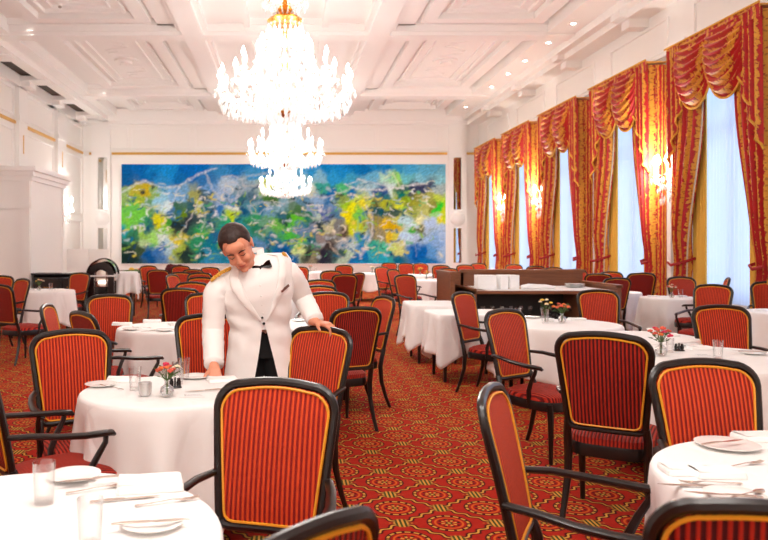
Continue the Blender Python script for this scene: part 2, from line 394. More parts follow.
# pilasters with mirror strips on the back wall
for x0, x1, m0, m1 in ((92, 111, 98.5, 108), (448, 466, 453, 461)):
    X0, X1, A0, A1 = pb(x0), pb(x1), pb(m0), pb(m1)
    b = MB().box(X0, A0, YB-.1, YB, 0, 5.9).box(A1, X1, YB-.1, YB, 0, 5.9).box(A0, A1, YB-.1, YB, 4.66, 5.9).box(A0, A1, YB-.1, YB, 0, .9)
    b.box(A0, A1, YB-.12, YB, 2.14, 2.8); c = (A0+A1)/2
    b.lathe([(.26, 0), (.22, .04), (.1, .06), (.02, .07)], 24, tf=Matrix.Translation((c, YB-.12, 2.47)) @ Matrix.Rotation(PI/2, 4, 'X'))
    trim(b, smooth='auto')
    for z0, z1 in ((2.8, 4.66), (.9, 2.14)):
        mm = MB().box(A0, A1, YB-.03, YB-.001, z0, z1).obj('mirror_panel', M['mirror'], smooth=False)
        struct(mm)
struct(MB().box(XL, XW, YB-.03, YB, 0, .14).obj('baseboard_back', M['trim'], smooth=False))
struct(MB().box(XL, XL+.03, YR, YB, 0, .14).obj('baseboard_left', M['trim'], smooth=False))
# left wall bays
lb = [(-.4, 2.4), (3.1, 5.9), (6.6, 9.4), (10.1, 12.9), (13.6, 16.4), (17.0, 19.9), (20.6, 23.3), (24.25, 26.5)]
b = MB()
for y0, y1 in lb:
    panel(b, 'L', y0+.1, y1-.1, 4.98, 5.7); panel(b, 'L', y0+.1, y1-.1, 2.6, 4.62); panel(b, 'L', y0+.1, y1-.1, .3, 2.4)
    trim(MB().box(XL+.001, XL+.05, y0, y1, 4.76, 4.84), 'gold')
for k in range(len(lb)-1):
    y0, y1 = lb[k][1], lb[k+1][0]
    b.box(XL, XL+.12, y0+.02, y1-.02, 0, 5.75).box(XL, XL+.16, y0-.02, y1+.02, 4.86, 5.0).box(XL, XL+.16, y0-.02, y1+.02, 0, .3)
    trim(MB().box(XL+.12, XL+.135, (y0+y1)/2-.02, (y0+y1)/2+.02, 4.0, 4.5), 'gold')
trim(b)
struct(MB().box(XL, XL+.07, 23.4, 23.9, .9, 3.6).obj('mirror_panel', M['mirror'], smooth=False))
# white lobby box projecting from the left wall
b = MB().box(XL, -5.48, 16.0, 18.4, 0, 3.02)
for e, z in ((.05, 2.9), (.1, 3.0), (.16, 3.1)): b.box(XL, -5.48+e, 16.0-e, 18.4+e, z, z+.1)
b.box(-5.49, -5.46, 16.0, 16.15, 0, 2.9).box(-5.49, -5.46, 18.25, 18.4, 0, 2.9)
b.box(XL, -5.48, 15.97, 16.0, 0, .2).box(-5.64, -5.48, 15.96, 16.0, 0, 2.9).box(-6.5, -6.42, 15.97, 16, 0, 2.9).box(XL, -5.48, 15.97, 16.0, 2.3, 2.38)
trim(b)
# right wall with window openings
WF, WS, WN, WW = 12.66, 3.21, 6, 2.53
opens = []
for k in range(-1, 5):
    y1 = WF + WS*k - .28; opens.append((y1 - WW + .56, y1))
Z0, Z1 = .62, 4.55
b = MB().box(XW, XW+.3, YR, YB, 0, Z0).box(XW, XW+.3, YR, YB, Z1, ZC)
prev = YR
for y0, y1 in opens: b.box(XW, XW+.3, prev, y0, Z0, Z1); prev = y1
b.box(XW, XW+.3, prev, YB, Z0, Z1)
struct(b.obj('wall_right', M['wall'], smooth=False))
for i, (y0, y1) in enumerate(opens):
    w = MB(); fr = .07; ym = (y0+y1)/2
    w.box(XW+.06, XW+.14, y0, y0+fr, Z0, Z1).box(XW+.06, XW+.14, y1-fr, y1, Z0, Z1).box(XW+.06, XW+.14, ym-.05, ym+.05, Z0, Z1)
    for z in (Z0, 3.3, Z1-fr): w.box(XW+.06, XW+.14, y0, y1, z, z+fr)
    wo = struct(w.obj('window_%d' % (i+1), M['trim'], smooth=False))
    MB().box(XW+.095, XW+.101, y0+.02, y1-.02, Z0+.02, Z1-.02).obj('pane', M['winglass'], wo, smooth=False)
    MB().box(XW-.12, XW+.1, y0-.05, y1+.05, Z0-.05, Z0).obj('sill', M['trim'], wo, smooth=False)
    b = MB(); panel(b, 'R', y0-.2, y1+.2, 5.02, 5.62); trim(b)
b = MB()
for k in range(-1, 5):                     # pilasters between the windows
    yc = WF + WS*k + .34
    b.box(XW-.1, XW, yc-.3, yc-.17, 0, 4.9).box(XW-.1, XW, yc+.17, yc+.3, 0, 4.9).box(XW-.13, XW, yc-.34, yc+.34, 4.9, 5.05).box(XW-.1, XW, yc-.17, yc+.17, 0, .9).box(XW-.1, XW, yc-.17, yc+.17, 4.3, 4.9)
b.box(XW-.05, XW, YR, YB, 4.93, 5.0)
trim(b)
struct(MB().box(XW-.03, XW, YR, YB, 0, .14).obj('baseboard_right', M['trim'], smooth=False))
for k in range(-1, 5):
    yc = WF + WS*k + .34
    struct(MB().box(XW-.03, XW-.001, yc-.17, yc+.17, .9, 4.3).obj('mirror_panel', M['mirror'], smooth=False))

# ------------------------------------------------------------------ curtains
def wfold(s, ph, n=7.5): return math.sin(s*n*2*PI + ph + .8*math.sin(s*9+ph))
def make_curtains():
    r = empty('window_curtains')           # local: y along the wall (0 near end .. WW far end), x negative into the room
    TOP = 4.8
    for side in (0, 1):                    # drapes
        def wid(z):
            t = (z - 1.2)/2.6
            if z >= 1.2: t = min(1, max(0, t)); return .34 + .46*(t*t*(3-2*t))
            return .34 - .04*(1.2-z)
        def fn(u, v, side=side):
            z = TOP - .05 - v*(TOP-.09); w = wid(z); s = u*w
            # gather: cloth hangs in folds; near the tie the folds tighten
            amp = .06 + .02*(1-w/.8)
            pull = .05*math.exp(-((z-1.2)/.35)**2)
            x = -.2 - .07*math.sin(u*PI) + amp*wfold(u*.8, side*2.1) + pull
            y = s if side == 0 else WW - s
            return (x, y, z)
        ob = MB().grid(fn, 72, 40, lambda u, v: (u*1.25 + side*3.3, v*4.7)).obj('drape', M['damask'], r)
        yy = (lambda s: s if side == 0 else WW-s)
        MB().tube([(-.33, yy(.0), 1.22), (-.37, yy(.17), 1.18), (-.3, yy(.36), 1.22), (-.06, yy(.37), 1.3)], .014, 8, ry=1.8).obj('tieback', M['redcloth'], ob)
        # fringe along the inner edge
        MB().tube([(-.19+.0*k, yy(wid(TOP-.1-k*.09)+.012), TOP-.1-k*.09) for k in range(49)], .013, 5).obj('fringe', M['tan'], ob)
        # return to the wall
        MB().grid(lambda u, v: (-.2*(1-u), yy(.0)+ (.012*math.sin(u*9)), TOP-.06-v*(TOP-.08)), 6, 8, lambda u, v: (u*.4+5, v*4.7)).obj('drape_return', M['damask'], r)
        # plain yellow under-curtain
        def fy(u, v, side=side):
            s = .28 + u*.42; return (-.06 + .02*wfold(u*.6, 1), s if side == 0 else WW-s, 4.5 - v*4.48)
        MB().grid(fy, 30, 4).obj('under_curtain', M['yellow'], r)
        # cascading tail over the drape
        def ft(u, v, side=side):
            s = .02 + u*.5; L = 1.95 - u*1.15
            return (-.36 + .045*wfold(u*.55, .5) + .02*v, s if side == 0 else WW-s, TOP-.03 - v*L)
        tl = MB().grid(ft, 36, 16, lambda u, v: (u*.9+7, v*1.6)).obj('cascade', M['damask'], r)
        MB().tube([Vector(ft(k/16, 1)) for k in range(17)], .02, 5).obj('fringe', M['fringe'], tl)
    def fs(u, v): return (-.02 + .018*math.sin(u*2*PI*22 + math.sin(u*20)), .25 + u*(WW-.5), 4.6 - v*4.55)
    MB().grid(fs, 176, 2).obj('sheer', M['sheer'], r)
    for c, hw in ((.84, .52), (1.69, .52)):      # two swags
        def fw(u, v, c=c, hw=hw):
            a = 2*u-1; sag = math.sqrt(max(0, 1-a*a))
            z = TOP - .02 - v*(.24 + .86*sag**.8) 
            bulge = .16*sag*math.sin(PI*min(1, v*1.02))**.7
            fold = .042*math.sin(v*2*PI*8)*sag
            return (-.34 - bulge - fold, c + a*hw*(1-.12*v*sag*0), z)
        sw = MB().grid(fw, 28, 72, lambda u, v: (v*1.1 + c + .12*(2*u-1)**2, u*1.3+11)).obj('swag', M['damask'], r)
        MB().tube([Vector(fw(k/20, 1)) for k in range(21)], .018, 5).obj('fringe', M['fringe'], sw)
    MB().grid(lambda u, v: (-.37 - .02*math.sin(u*30), u*WW, TOP + .02 - v*.2), 60, 2, lambda u, v: (u*2.5, v*.2)).box(-.36, 0, 0, WW, TOP-.02, TOP).obj('valance', M['damask'], r, smooth=False)
    MB().tube([(-.385, 0, TOP+.02), (-.385, WW, TOP+.02)], .018, 6).obj('cord', M['fringe'], r)
    return r
cur = make_curtains()
wl = ['red and gold swagged curtains on the window nearest the camera', 'red and gold swagged curtains on the second window from the camera',
      'red and gold swagged curtains on the middle of the five windows', 'red and gold swagged curtains on the second window from the mural wall', 'red and gold swagged curtains on the window next to the mural wall', 'red and gold swagged curtains beyond the right edge of the picture']
for i, k in enumerate((0, 1, 2, 3, 4)):
    o = cur if i == 0 else copy_tree(cur)
    o.location = (XW - .08, WF + WS*k - WW, 0)
    tag(o, wl[i], 'curtains', 'red and gold window curtains')

# ------------------------------------------------------------------ chandeliers
def small_light(name, loc, W, col=(1, .95, .89), r=.12, parent=None):
    l = bpy.data.lights.new(name, 'POINT'); l.energy = W; l.color = col; l.shadow_soft_size = r
    o = bpy.data.objects.new(name, l); COL.objects.link(o); o.location = loc
    if parent: o.parent = parent
    return o
def make_chandelier():
    r = empty('crystal_chandelier')        # origin at the lowest finial
    MB().lathe([(.015, 0), (.05, .03), (.02, .08), (.035, .14), (.02, .2), (.03, .5), (.05, .56), (.02, .62), (.02, 1.0), (.06, 1.06), (.1, 1.12), (.03, 1.18), (.015, 1.3), (.015, 3.1)], 12).obj('stem', M['brass'], r)
    MB().lathe([(.03, -.02), (.05, 0), (.085, .04), (.03, .1)], 10).obj('finial', M['brass'], r)
    MB().lathe([(.17, 1.0), (.2, 1.04), (.17, 1.07), (.12, 1.03)], 20).obj('crown_ring', M['brass'], r)
    MB().lathe([(.02, .05), (.14, .08), (.2, .14), (.13, .13), (.03, .1)], 20).obj('glass_bowl', M['crystal'], r)
    tiers = ((16, .72, .18, .0), (10, .47, .40, .3), (6, .25, .58, .1))
    arm_me = {}
    for ti, (n, R, z, ph) in enumerate(tiers):
        pts = [(R*t, 0, z - .16*math.sin(PI*min(1, t*1.15)) + (.0 if t < .85 else (t-.85)*.5) - .05*(1-t)) for t in [i/9 for i in range(10)]]
        am = MB().tube(pts, .011, 6)
        tip = Vector(pts[-1])
        am.lathe([(.005, 0), (.05, .012), (.055, .03), (.012, .035)], 10, tip)
        me = am.mesh('arm', M['crystal'])
        ca = MB().lathe([(.012, .03), (.012, .14)], 8, tip).mesh('candle', M['candle'])
        bu = MB().lathe([(.003, .14), (.02, .16), (.026, .19), (.017, .225), (.003, .26)], 8, tip).mesh('bulb', M['bulb'])
        dr = MB(); 
        for q, (dx, dz) in enumerate(((0, -.1), (.05, -.03), (-.05, -.03))): dr.octa((tip.x+dx, 0, tip.z+dz), .019, .1 if q == 0 else .065)
        for q in range(4): dr.octa((tip.x + .05*math.cos(q*PI/2), .05*math.sin(q*PI/2), tip.z-.02), .014, .06)
        dm = dr.mesh('crystal_drops', M['crystal'], False)
        for i in range(n):
            a = ph + 2*PI*i/n
            o = bpy.data.objects.new('arm', me); COL.objects.link(o); o.parent = r; o.rotation_euler = (0, 0, a)
            for nm, mm in (('candle', ca), ('bulb', bu), ('crystal_drops', dm)):
                c = bpy.data.objects.new(nm, mm); COL.objects.link(c); c.parent = o
    cr = MB(); rn = random.Random(3)
    def strand(p, q, sag, n, rr=.012, h=.04):
        for i in range(n):
            t = (i+.5)/n; cr.octa((p[0]+(q[0]-p[0])*t, p[1]+(q[1]-p[1])*t, p[2]+(q[2]-p[2])*t - sag*4*t*(1-t)), rr, h)
    for i in range(20):                    # from the crown to the tiers
        a = 2*PI*i/20; c, s = math.cos(a), math.sin(a)
        strand((.18*c, .18*s, 1.02), (.44*c, .44*s, .42), .12, 18)
        strand((.2*c, .2*s, .72), (.1*c, .1*s, .95), .05, 6)
        cr.octa((.19*c, .19*s, .93), .018, .11)
        cr.octa((.3*c, .3*s, .72), .018, .12)
    for i in range(16):                    # swags between the arms, and the hanging skirt
        a, a2 = 2*PI*i/16, 2*PI*(i+1)/16
        for R, z, sg in ((.72, .19, .11), (.6, .14, .1), (.47, .38, .08)):
            strand((R*math.cos(a), R*math.sin(a), z), (R*math.cos(a2), R*math.sin(a2), z), sg, 10 if R > .5 else 7)
        for R, z in ((.68, .07), (.58, .04), (.46, .02), (.34, -.0), (.23, -.03), (.13, -.04)):
            n2 = 1 if R < .3 else 2
            for q in range(n2):
                g = a + (q + rn.random()*.3)*(a2-a)/n2; cr.octa((R*math.cos(g), R*math.sin(g), z + rn.uniform(-.02, .02)), .019, .11)
        strand((.7*math.cos(a), .7*math.sin(a), .16), (.1*math.cos(a), .1*math.sin(a), .0), .03, 16, .011, .035)
    for i in range(220):
        t = rn.random(); R = .08 + .5*t*rn.random()**.5; a = rn.random()*2*PI; z = .02 + .62*rn.random()*(1-.5*t)
        cr.octa((R*math.cos(a), R*math.sin(a), z), .016, .075)
    # upper basket
    for i in range(14):
        a = 2*PI*i/14; strand((.24*math.cos(a), .24*math.sin(a), 1.3), (.06*math.cos(a), .06*math.sin(a), 1.08), .05, 9)
        strand((.24*math.cos(a), .24*math.sin(a), 1.3), (.08*math.cos(a), .08*math.sin(a), 1.7), .05, 10); cr.octa((.24*math.cos(a), .24*math.sin(a), 1.22), .018, .11)
    tag(cr.obj('crystal_strands', M['crystal'], r, smooth=False), kind='stuff')
    MB().lathe([(.23, 1.3), (.25, 1.31), (.23, 1.33)], 20).obj('basket_ring', M['brass'], r)
    MB().lathe([(.02, 1.68), (.09, 1.7), (.02, 1.75)], 12).obj('upper_bobeche', M['brass'], r)
    MB().lathe([(.02, 1.1), (.1, 1.14), (.06, 1.2), (.02, 1.22)], 12).obj('basket_bowl', M['brass'], r)
    return r
ch = make_chandelier()
cl = ['large crystal chandelier nearest the camera above the waiter', 'middle one of three crystal chandeliers, seen just below the nearest', 'smallest farthest crystal chandelier, hanging before the mural']
for i, y in enumerate((8.2, 14.75, 21.25)):
    o = ch if i == 0 else copy_tree(ch)
    o.location = (-.01, y, (2.93, 3.08, 2.95)[i]); tag(o, cl[i], 'chandelier', 'crystal chandeliers down the middle of the room')
LW = 1.0
for y in (-4.9, 1.65, 8.2, 14.75, 21.25):
    for q in range(4):
        a = PI/4 + q*PI/2
        small_light('chandelier_light', (.8*math.cos(a), y + .8*math.sin(a), 3.5), CHW*(1.35 if y < 5 else 1.15), r=.2)

# ------------------------------------------------------------------ wall sconces
def make_sconce():
    r = empty('wall_sconce')               # local x is out of the wall
    MB().lathe([(.02, 0), (.07, .01), (.05, .03), (.02, .04)], 14, tf=Matrix.Rotation(PI/2, 4, 'Y')).obj('wall_plate', M['brass'], r)
    cr = MB()
    for s in (-1, 0, 1):
        tip = Vector((.2 - abs(s)*.04, s*.14, .06))
        a = MB().tube([(.02, 0, -.02), (.1, s*.06, -.07), (tip.x, tip.y, 0), tip], .01, 6).lathe([(.004, 0), (.04, .01), (.01, .02)], 10, tip).obj('arm', M['crystal'], r)
        MB().lathe([(.012, .02), (.012, .12)], 8, tip).obj('candle', M['candle'], a)
        MB().lathe([(.003, .12), (.03, .15), (.036, .18), (.024, .22), (.003, .26)], 10, tip).obj('bulb', M['bulb'], a)
        for q in range(6):
            g = q*PI/3; cr.octa((tip.x + .045*math.cos(g), tip.y + .045*math.sin(g), .02), .014, .08)
        for q in range(8): cr.octa((tip.x*(q/8), tip.y*(q/8), -.08-.03*math.sin(q)), .014, .08)
    for k in range(10): cr.octa((.1+.05*math.cos(k*2.4), .1*math.sin(k*2.4), -.16-.03*(k % 3)), .016, .1)
    tag(cr.obj('crystal_drops', M['crystal'], r, smooth=False), kind='stuff')
    return r
sc = make_sconce()
sl = [((XW-.11, WF+.34, 2.62), PI, 'lit crystal wall sconce between the two windows nearest the camera'),
      ((XW-.11, WF+2*WS+.34, 2.62), PI, 'lit crystal wall sconce between the third and fourth windows'),
      ((XW-.11, WF+3*WS+.34, 2.62), PI, 'farthest lit crystal wall sconce on the window side, nearer the mural'),
      ((XL+.12, 23.75, 2.6), 0, 'lit crystal wall sconce on the left wall beyond the white lobby box')]
for i, (p, rz, lb_) in enumerate(sl):
    o = sc if i == 0 else copy_tree(sc)
    o.location = p; o.rotation_euler = (0, 0, rz); o.scale = (1.5, 1.5, 1.5); tag(o, lb_, 'sconce', 'crystal wall sconces')
    dx = -.45 if rz else .45
    small_light('sconce_light', (p[0]+dx, p[1], p[2]+.35), 17, r=.1)
# downlights in the soffit along the window side, and in the coffers
sp_me = MB().lathe([(.05, 0), (.05, -.004)], 14).mesh('lamp', M['spot']); ring_me = MB().lathe([(.05, .004), (.055, -.012), (.075, -.012), (.08, .004)], 16).mesh('rim', M['trim'])
dl = [((5.94, 3414/dy, ZBM+.035), 'small recessed downlight in the soffit above the windows') for dy in (221, 202, 184, 171, 158, 147, 138)]
k_ = 747*(ZC-EYE-.02)
for x, y in ((121, 16), (29, 15.5), (444, 16), (532, 16.5)):
    Y = k_/(HY-y); dl.append(((at(x, Y), Y, ZC-.005), None))
names4 = ['recessed downlight in the ceiling coffer, second from the top left corner', 'recessed downlight in the ceiling coffer nearest the top left corner', 'recessed downlight in the ceiling coffer right of the big chandelier', 'recessed downlight in the ceiling coffer nearest the window-side soffit']
for i, (p, lb_) in enumerate(dl):
    e = empty('ceiling_downlight', p, 0, lb_ or names4[i-7], 'ceiling light', 'soffit downlights above the windows' if lb_ else 'coffer downlights')
    for nm, me in (('lamp', sp_me), ('rim', ring_me)):
        c = bpy.data.objects.new(nm, me); COL.objects.link(c); c.parent = e
    if lb_:
        l = bpy.data.lights.new('downlight', 'SPOT'); l.energy = 60; l.spot_size = 1.5; l.spot_blend = .8; l.color = (1, .96, .92); l.shadow_soft_size = .04
        q = bpy.data.objects.new('downlight', l); COL.objects.link(q); q.location = (p[0], p[1], p[2]-.03); q.rotation_euler = (0, .35, 0)
for s_ in (-5.45, -3.5, 3.35, 5.2):          # the other coffers' downlights, with the light they give
    for y0, y1 in cof[:4]:
        for Y in (y0+.45, y1-.35):
            if not (abs(Y-15.85) < .1):
                tn[0] += 1; o = bpy.data.objects.new('trim_%d' % tn[0], ring_me); COL.objects.link(o); o.location = (s_, Y, ZC-.005); struct(o)
                o2 = bpy.data.objects.new('lamp', sp_me); COL.objects.link(o2); o2.parent = o
            l = bpy.data.lights.new('downlight', 'SPOT'); l.energy = SPW; l.spot_size = 2.3; l.spot_blend = 1; l.color = (1, .955, .9); l.shadow_soft_size = .08
            q = bpy.data.objects.new('downlight', l); COL.objects.link(q); q.location = (s_, Y, ZC-.04)
# fixture at top left
e = empty('ceiling_rose', (at(60, k_/(HY-2)), k_/(HY-2), ZC), 0, 'small round ceiling fitting at the top left of the coffered ceiling', 'ceiling fitting')
MB().lathe([(.03, -.1), (.05, -.06), (.16, -.03), (.18, 0)], 18).obj('canopy', M['trim'], e); MB().lathe([(.02, -.14), (.04, -.12), (.03, -.1)], 12).obj('nozzle', M['greyd'], e)

# ------------------------------------------------------------------ mural
def make_mural():
    K = [  # px, py, r, g, b   colours of the painted canvas
    (124,168,12,92,150),(140,168,10,100,165),(155,172,30,125,185),(170,170,40,140,200),(186,169,10,105,175),(200,168,20,110,180),(220,170,70,140,190),(235,168,40,120,180),(128,182,20,90,140),(146,176,15,100,160),(163,180,60,140,195),(180,178,30,110,170),
    (126,196,150,175,110),(136,192,178,168,70),(146,190,190,165,50),(154,194,150,180,110),(142,200,150,170,70),(130,208,110,180,90),(138,214,120,190,80),(150,204,110,150,110),(160,198,160,205,225),(168,208,225,238,248),(175,200,150,190,225),(182,194,130,170,205),
    (128,222,120,190,80),(124,232,40,150,160),(132,236,60,120,90),(142,230,150,190,90),(148,220,60,130,100),(152,226,50,110,110),(158,222,220,210,40),(164,230,150,200,90),(168,222,80,150,60),(172,214,70,120,170),(178,208,70,110,90),(184,214,110,140,40),(190,206,60,100,110),(196,196,170,170,110),(198,204,200,200,90),
    (124,248,30,60,50),(132,254,25,45,45),(140,250,60,80,60),(146,244,190,210,160),(152,240,170,215,120),(150,254,20,90,150),(160,250,70,120,180),(164,240,230,240,230),(170,246,190,215,225),(178,240,220,205,80),(180,250,170,190,90),(186,254,40,60,60),(178,226,40,55,60),(186,224,50,60,70),(192,232,60,110,90),(192,216,60,80,90),(196,244,60,150,110),(200,256,30,110,110),
    (206,180,60,120,175),(212,190,120,160,205),(204,200,60,90,110),(206,214,50,100,120),(210,224,90,140,120),(204,232,60,160,90),(214,236,50,110,150),(212,246,30,130,150),(208,256,70,150,190),(220,196,170,190,215),(228,186,190,205,220),(222,208,70,130,190),(232,202,120,160,200),(234,206,235,240,225),(240,200,60,110,120),(246,188,150,170,185),(250,196,90,120,140),(242,212,30,90,130),
    (226,222,60,170,120),(232,218,190,215,60),(240,222,50,150,160),(224,232,40,120,150),(252,208,90,150,170),(256,216,70,160,110),(262,210,60,120,160),(256,228,50,130,100),(264,226,120,170,140),(250,242,80,160,190),(262,246,110,150,190),(272,240,50,120,150),(282,252,20,100,160),(268,256,60,150,120),(258,176,70,150,200),(270,172,40,130,190),(258,186,170,190,190),(266,184,200,205,120),(276,190,60,100,90),(272,200,80,120,60),(282,206,150,185,200),(270,210,130,170,200),(280,216,60,110,130),(276,222,120,190,90),
    (290,170,70,150,200),(300,168,120,180,215),(312,172,60,150,205),(326,166,30,135,195),(340,170,40,140,200),(354,168,15,120,180),(318,178,150,195,215),(334,180,60,155,205),(350,178,80,165,200),(362,166,20,110,170),
    (300,184,150,185,205),(312,190,190,210,200),(322,188,70,160,150),(330,196,10,110,170),(316,200,150,180,210),(304,200,110,150,180),(342,190,90,190,130),(344,198,140,160,90),(352,194,10,120,180),(358,200,200,220,120),
    (292,206,110,140,120),(300,212,80,120,80),(310,210,150,170,200),(322,208,90,130,180),(334,206,120,150,190),(346,204,160,200,60),(352,208,220,220,40),(362,202,225,215,70),
    (286,218,50,110,60),(296,220,110,200,60),(308,218,50,120,100),(318,216,190,210,190),(326,214,90,110,170),(336,216,90,130,160),(346,216,225,215,30),(354,224,190,200,60),(360,214,130,200,90),
    (290,232,90,190,80),(300,230,110,140,180),(312,230,120,140,170),(318,226,40,60,70),(326,228,200,200,160),(336,228,130,130,130),(344,232,90,80,70),(352,232,210,215,60),
    (292,244,50,120,150),(302,242,130,200,90),(298,250,220,235,170),(312,240,60,120,130),(322,240,150,140,140),(330,246,70,60,60),(324,256,45,45,60),(336,252,60,90,90),(308,254,50,60,60),(290,256,20,110,170),(314,258,150,140,120),(344,244,170,180,190),(352,248,200,215,215),(346,256,190,210,190),(356,258,10,110,170),(362,240,60,140,190),(364,254,10,120,180),
    (374,168,40,135,190),(386,168,30,130,190),(398,170,70,155,200),(410,168,90,170,210),(422,168,110,180,210),(436,168,110,175,205),(444,172,130,185,205),(372,176,120,185,215),(384,178,190,225,210),(396,178,160,215,120),(404,176,120,190,200),(420,178,140,195,210),(438,180,150,200,210),
    (368,190,170,200,210),(380,190,60,90,140),(390,190,210,225,220),(400,188,110,150,90),(402,194,20,110,100),(410,190,50,60,90),(420,188,60,65,95),(430,186,90,100,120),(440,190,170,180,180),(384,197,50,110,120),(394,198,150,170,50),(406,200,130,150,40),(418,198,130,130,60),(428,196,160,160,90),(438,198,190,200,90),
    (368,200,200,205,100),(376,204,120,120,60),(386,206,170,175,60),(398,206,200,205,70),(410,206,150,150,60),(422,202,180,175,110),(432,206,140,140,70),(438,208,60,190,60),(444,204,170,210,60),(372,212,20,80,90),(382,212,25,90,100),(392,212,70,90,80),(404,212,50,110,110),(414,212,150,160,80),(426,212,190,190,120),(436,216,160,210,140),(440,218,230,215,70),(444,214,200,210,60),
    (374,222,150,140,80),(384,224,215,180,30),(392,226,200,165,30),(396,220,190,190,110),(404,220,190,215,220),(412,224,215,230,235),(420,220,230,225,180),(414,229,80,170,70),(421,229,110,110,80),(430,224,190,205,230),(442,228,190,205,230),(378,236,150,140,110),(388,238,215,185,50),(396,238,210,200,90),(404,236,200,220,240),(414,240,190,205,225),(424,238,170,195,225),(436,240,150,180,220),(444,244,180,200,230),
    (372,246,70,170,150),(382,246,90,190,160),(392,248,200,215,130),(400,252,210,210,140),(408,254,40,120,180),(416,254,5,95,165),(422,256,10,100,170),(430,252,110,160,210),(440,256,170,195,225),(370,256,70,170,190),(380,258,60,170,190),(390,256,60,160,160),(398,260,0,100,130),(424,262,30,120,180)]
    def sat(c, d, e, k=1.22):
        m = (c+d+e)/3; return tuple(max(0, min(255, m+(q-m)*k)) for q in (c*.97, d*1.02, e*1.03))
    K = [(a, b, lin(sat(c, d, e))[:3]) for a, b, c, d, e in K]
    strokes = [  # polylines px, width px, colour
    ([(122,193),(130,188),(138,184),(146,181),(152,184),(160,187),(170,188),(180,186),(190,180),(198,175),(206,172),(216,168)], 1.2, (215,230,238)),
    ([(205,172),(210,182),(214,192),(222,200),(232,202),(238,196),(240,188),(234,182),(226,184),(224,191),(230,194),(234,190)], 1.0, (205,218,230)),
    ([(222,178),(232,176),(242,180),(245,188),(240,196),(232,200),(224,198)], .8, (190,205,222)),
    ([(240,180),(252,176),(264,174),(280,172),(292,170)], 1.3, (180,205,222)),([(244,186),(256,186),(268,182),(280,186)], 1.1, (190,200,200)),
    ([(250,206),(262,202),(274,204),(284,204),(296,200)], 1.2, (190,210,225)),([(248,206),(252,213),(260,214),(264,209)], .9, (200,220,230)),
    ([(203,204),(206,214),(204,226),(200,234),(192,238)], .9, (190,220,205)),([(142,206),(150,208),(160,206)], .8, (225,225,190)),([(180,186),(176,196),(172,204),(164,208)], 1.0, (225,238,248)),
    ([(186,228),(190,218),(196,210),(198,200)], .7, (220,225,230)),([(140,232),(141,226),(144,225),(145,229),(142,231)], 1.0, (225,230,235)),([(134,256),(134,244),(134,234)], .7, (20,40,35)),
    ([(200,236),(208,232),(214,228)], 1.2, (150,215,150)),([(344,184),(352,188),(364,190),(380,190),(396,188),(412,185),(426,184)], 1.1, (235,242,245)),
    ([(350,184),(360,180),(376,184),(392,187)], .9, (215,230,240)),([(384,178),(392,174),(398,182),(399,187)], 1.0, (225,240,200)),
    ([(366,206),(371,216),(373,228),(370,240),(364,250),(360,256)], 1.3, (225,230,235)),([(362,208),(367,218),(369,230),(366,242),(362,249)], 1.0, (170,180,200)),([(368,208),(373,220),(374,232),(370,244)], .6, (60,80,110)),
    ([(358,222),(362,214),(366,216),(366,226),(361,232),(357,230),(358,222)], 1.1, (150,220,140)),([(300,198),(312,196),(324,198),(338,194),(352,188)], 1.0, (200,215,225)),
    ([(296,214),(308,216),(320,220),(328,214),(330,208)], 1.2, (190,205,205)),([(284,230),(296,232),(308,228),(316,222)], .9, (170,180,205)),([(326,228),(334,234),(344,232),(346,226)], 1.1, (200,195,180)),([(328,242),(334,250),(342,258)], 1.0, (200,195,180)),
    ([(416,197),(422,195),(428,198),(424,201),(417,200)], .8, (215,215,170)),([(412,229),(416,226),(421,230),(424,226)], .8, (235,235,190)),([(416,232),(415,244),(416,256)], .5, (150,175,205)),([(396,190),(408,191),(420,187),(434,184)], 1.3, (52,56,86)),([(376,211),(384,214),(394,211),(404,214)], 1.2, (22,70,80)),([(378,262),(379,240),(378,214)], .5, (150,150,140)),
    ([(280,246),(292,240),(304,246),(298,252)], .9, (220,235,190)),([(160,250),(170,244),(180,236),(184,228)], .9, (235,240,210)),([(256,232),(266,228),(274,220)], .9, (190,200,210)),([(270,178),(276,186),(288,190)], .7, (60,90,100))]
    x0, x1, y0, y1 = 122.0, 445.0, 164.5, 263.5; NU, NV = 420, 130
    rn = random.Random(11)
    pal = [(235,242,245),(200,225,240),(230,222,90),(20,70,120),(90,190,120),(25,50,60),(180,205,220),(150,205,70),(20,120,170),(240,240,220)]
    for _ in range(520):
        cx, cy = rn.uniform(124, 442), rn.uniform(186, 260)
        if cx > 398 and cy > 222 and rn.random() < .7: continue
        a0 = rn.uniform(0, 6.3); R = rn.uniform(2, 7); n = 5; sw = rn.uniform(.25, .6)*rn.choice((-1, 1)); e_ = rn.uniform(.3, .8)
        strokes.append(([(cx + R*math.cos(a0+sw*i), cy + R*e_*math.sin(a0+sw*i)) for i in range(n)], rn.uniform(.3, 1.25), rn.choice(pal)))
    segs = []
    for pl, w, c in strokes:
        c = lin(c)[:3]
        for i in range(len(pl)-1): segs.append((pl[i], pl[i+1], w, c))
    cell = {}
    for k in K: cell.setdefault((int(k[0]//12), int(k[1]//12)), []).append(k)
    scell = {}
    for s in segs:
        for cx in range(int((min(s[0][0], s[1][0])-5)//12), int((max(s[0][0], s[1][0])+5)//12)+1):
            for cy in range(int((min(s[0][1], s[1][1])-5)//12), int((max(s[0][1], s[1][1])+5)//12)+1): scell.setdefault((cx, cy), []).append(s)
    cols = []
    nz = noise.noise
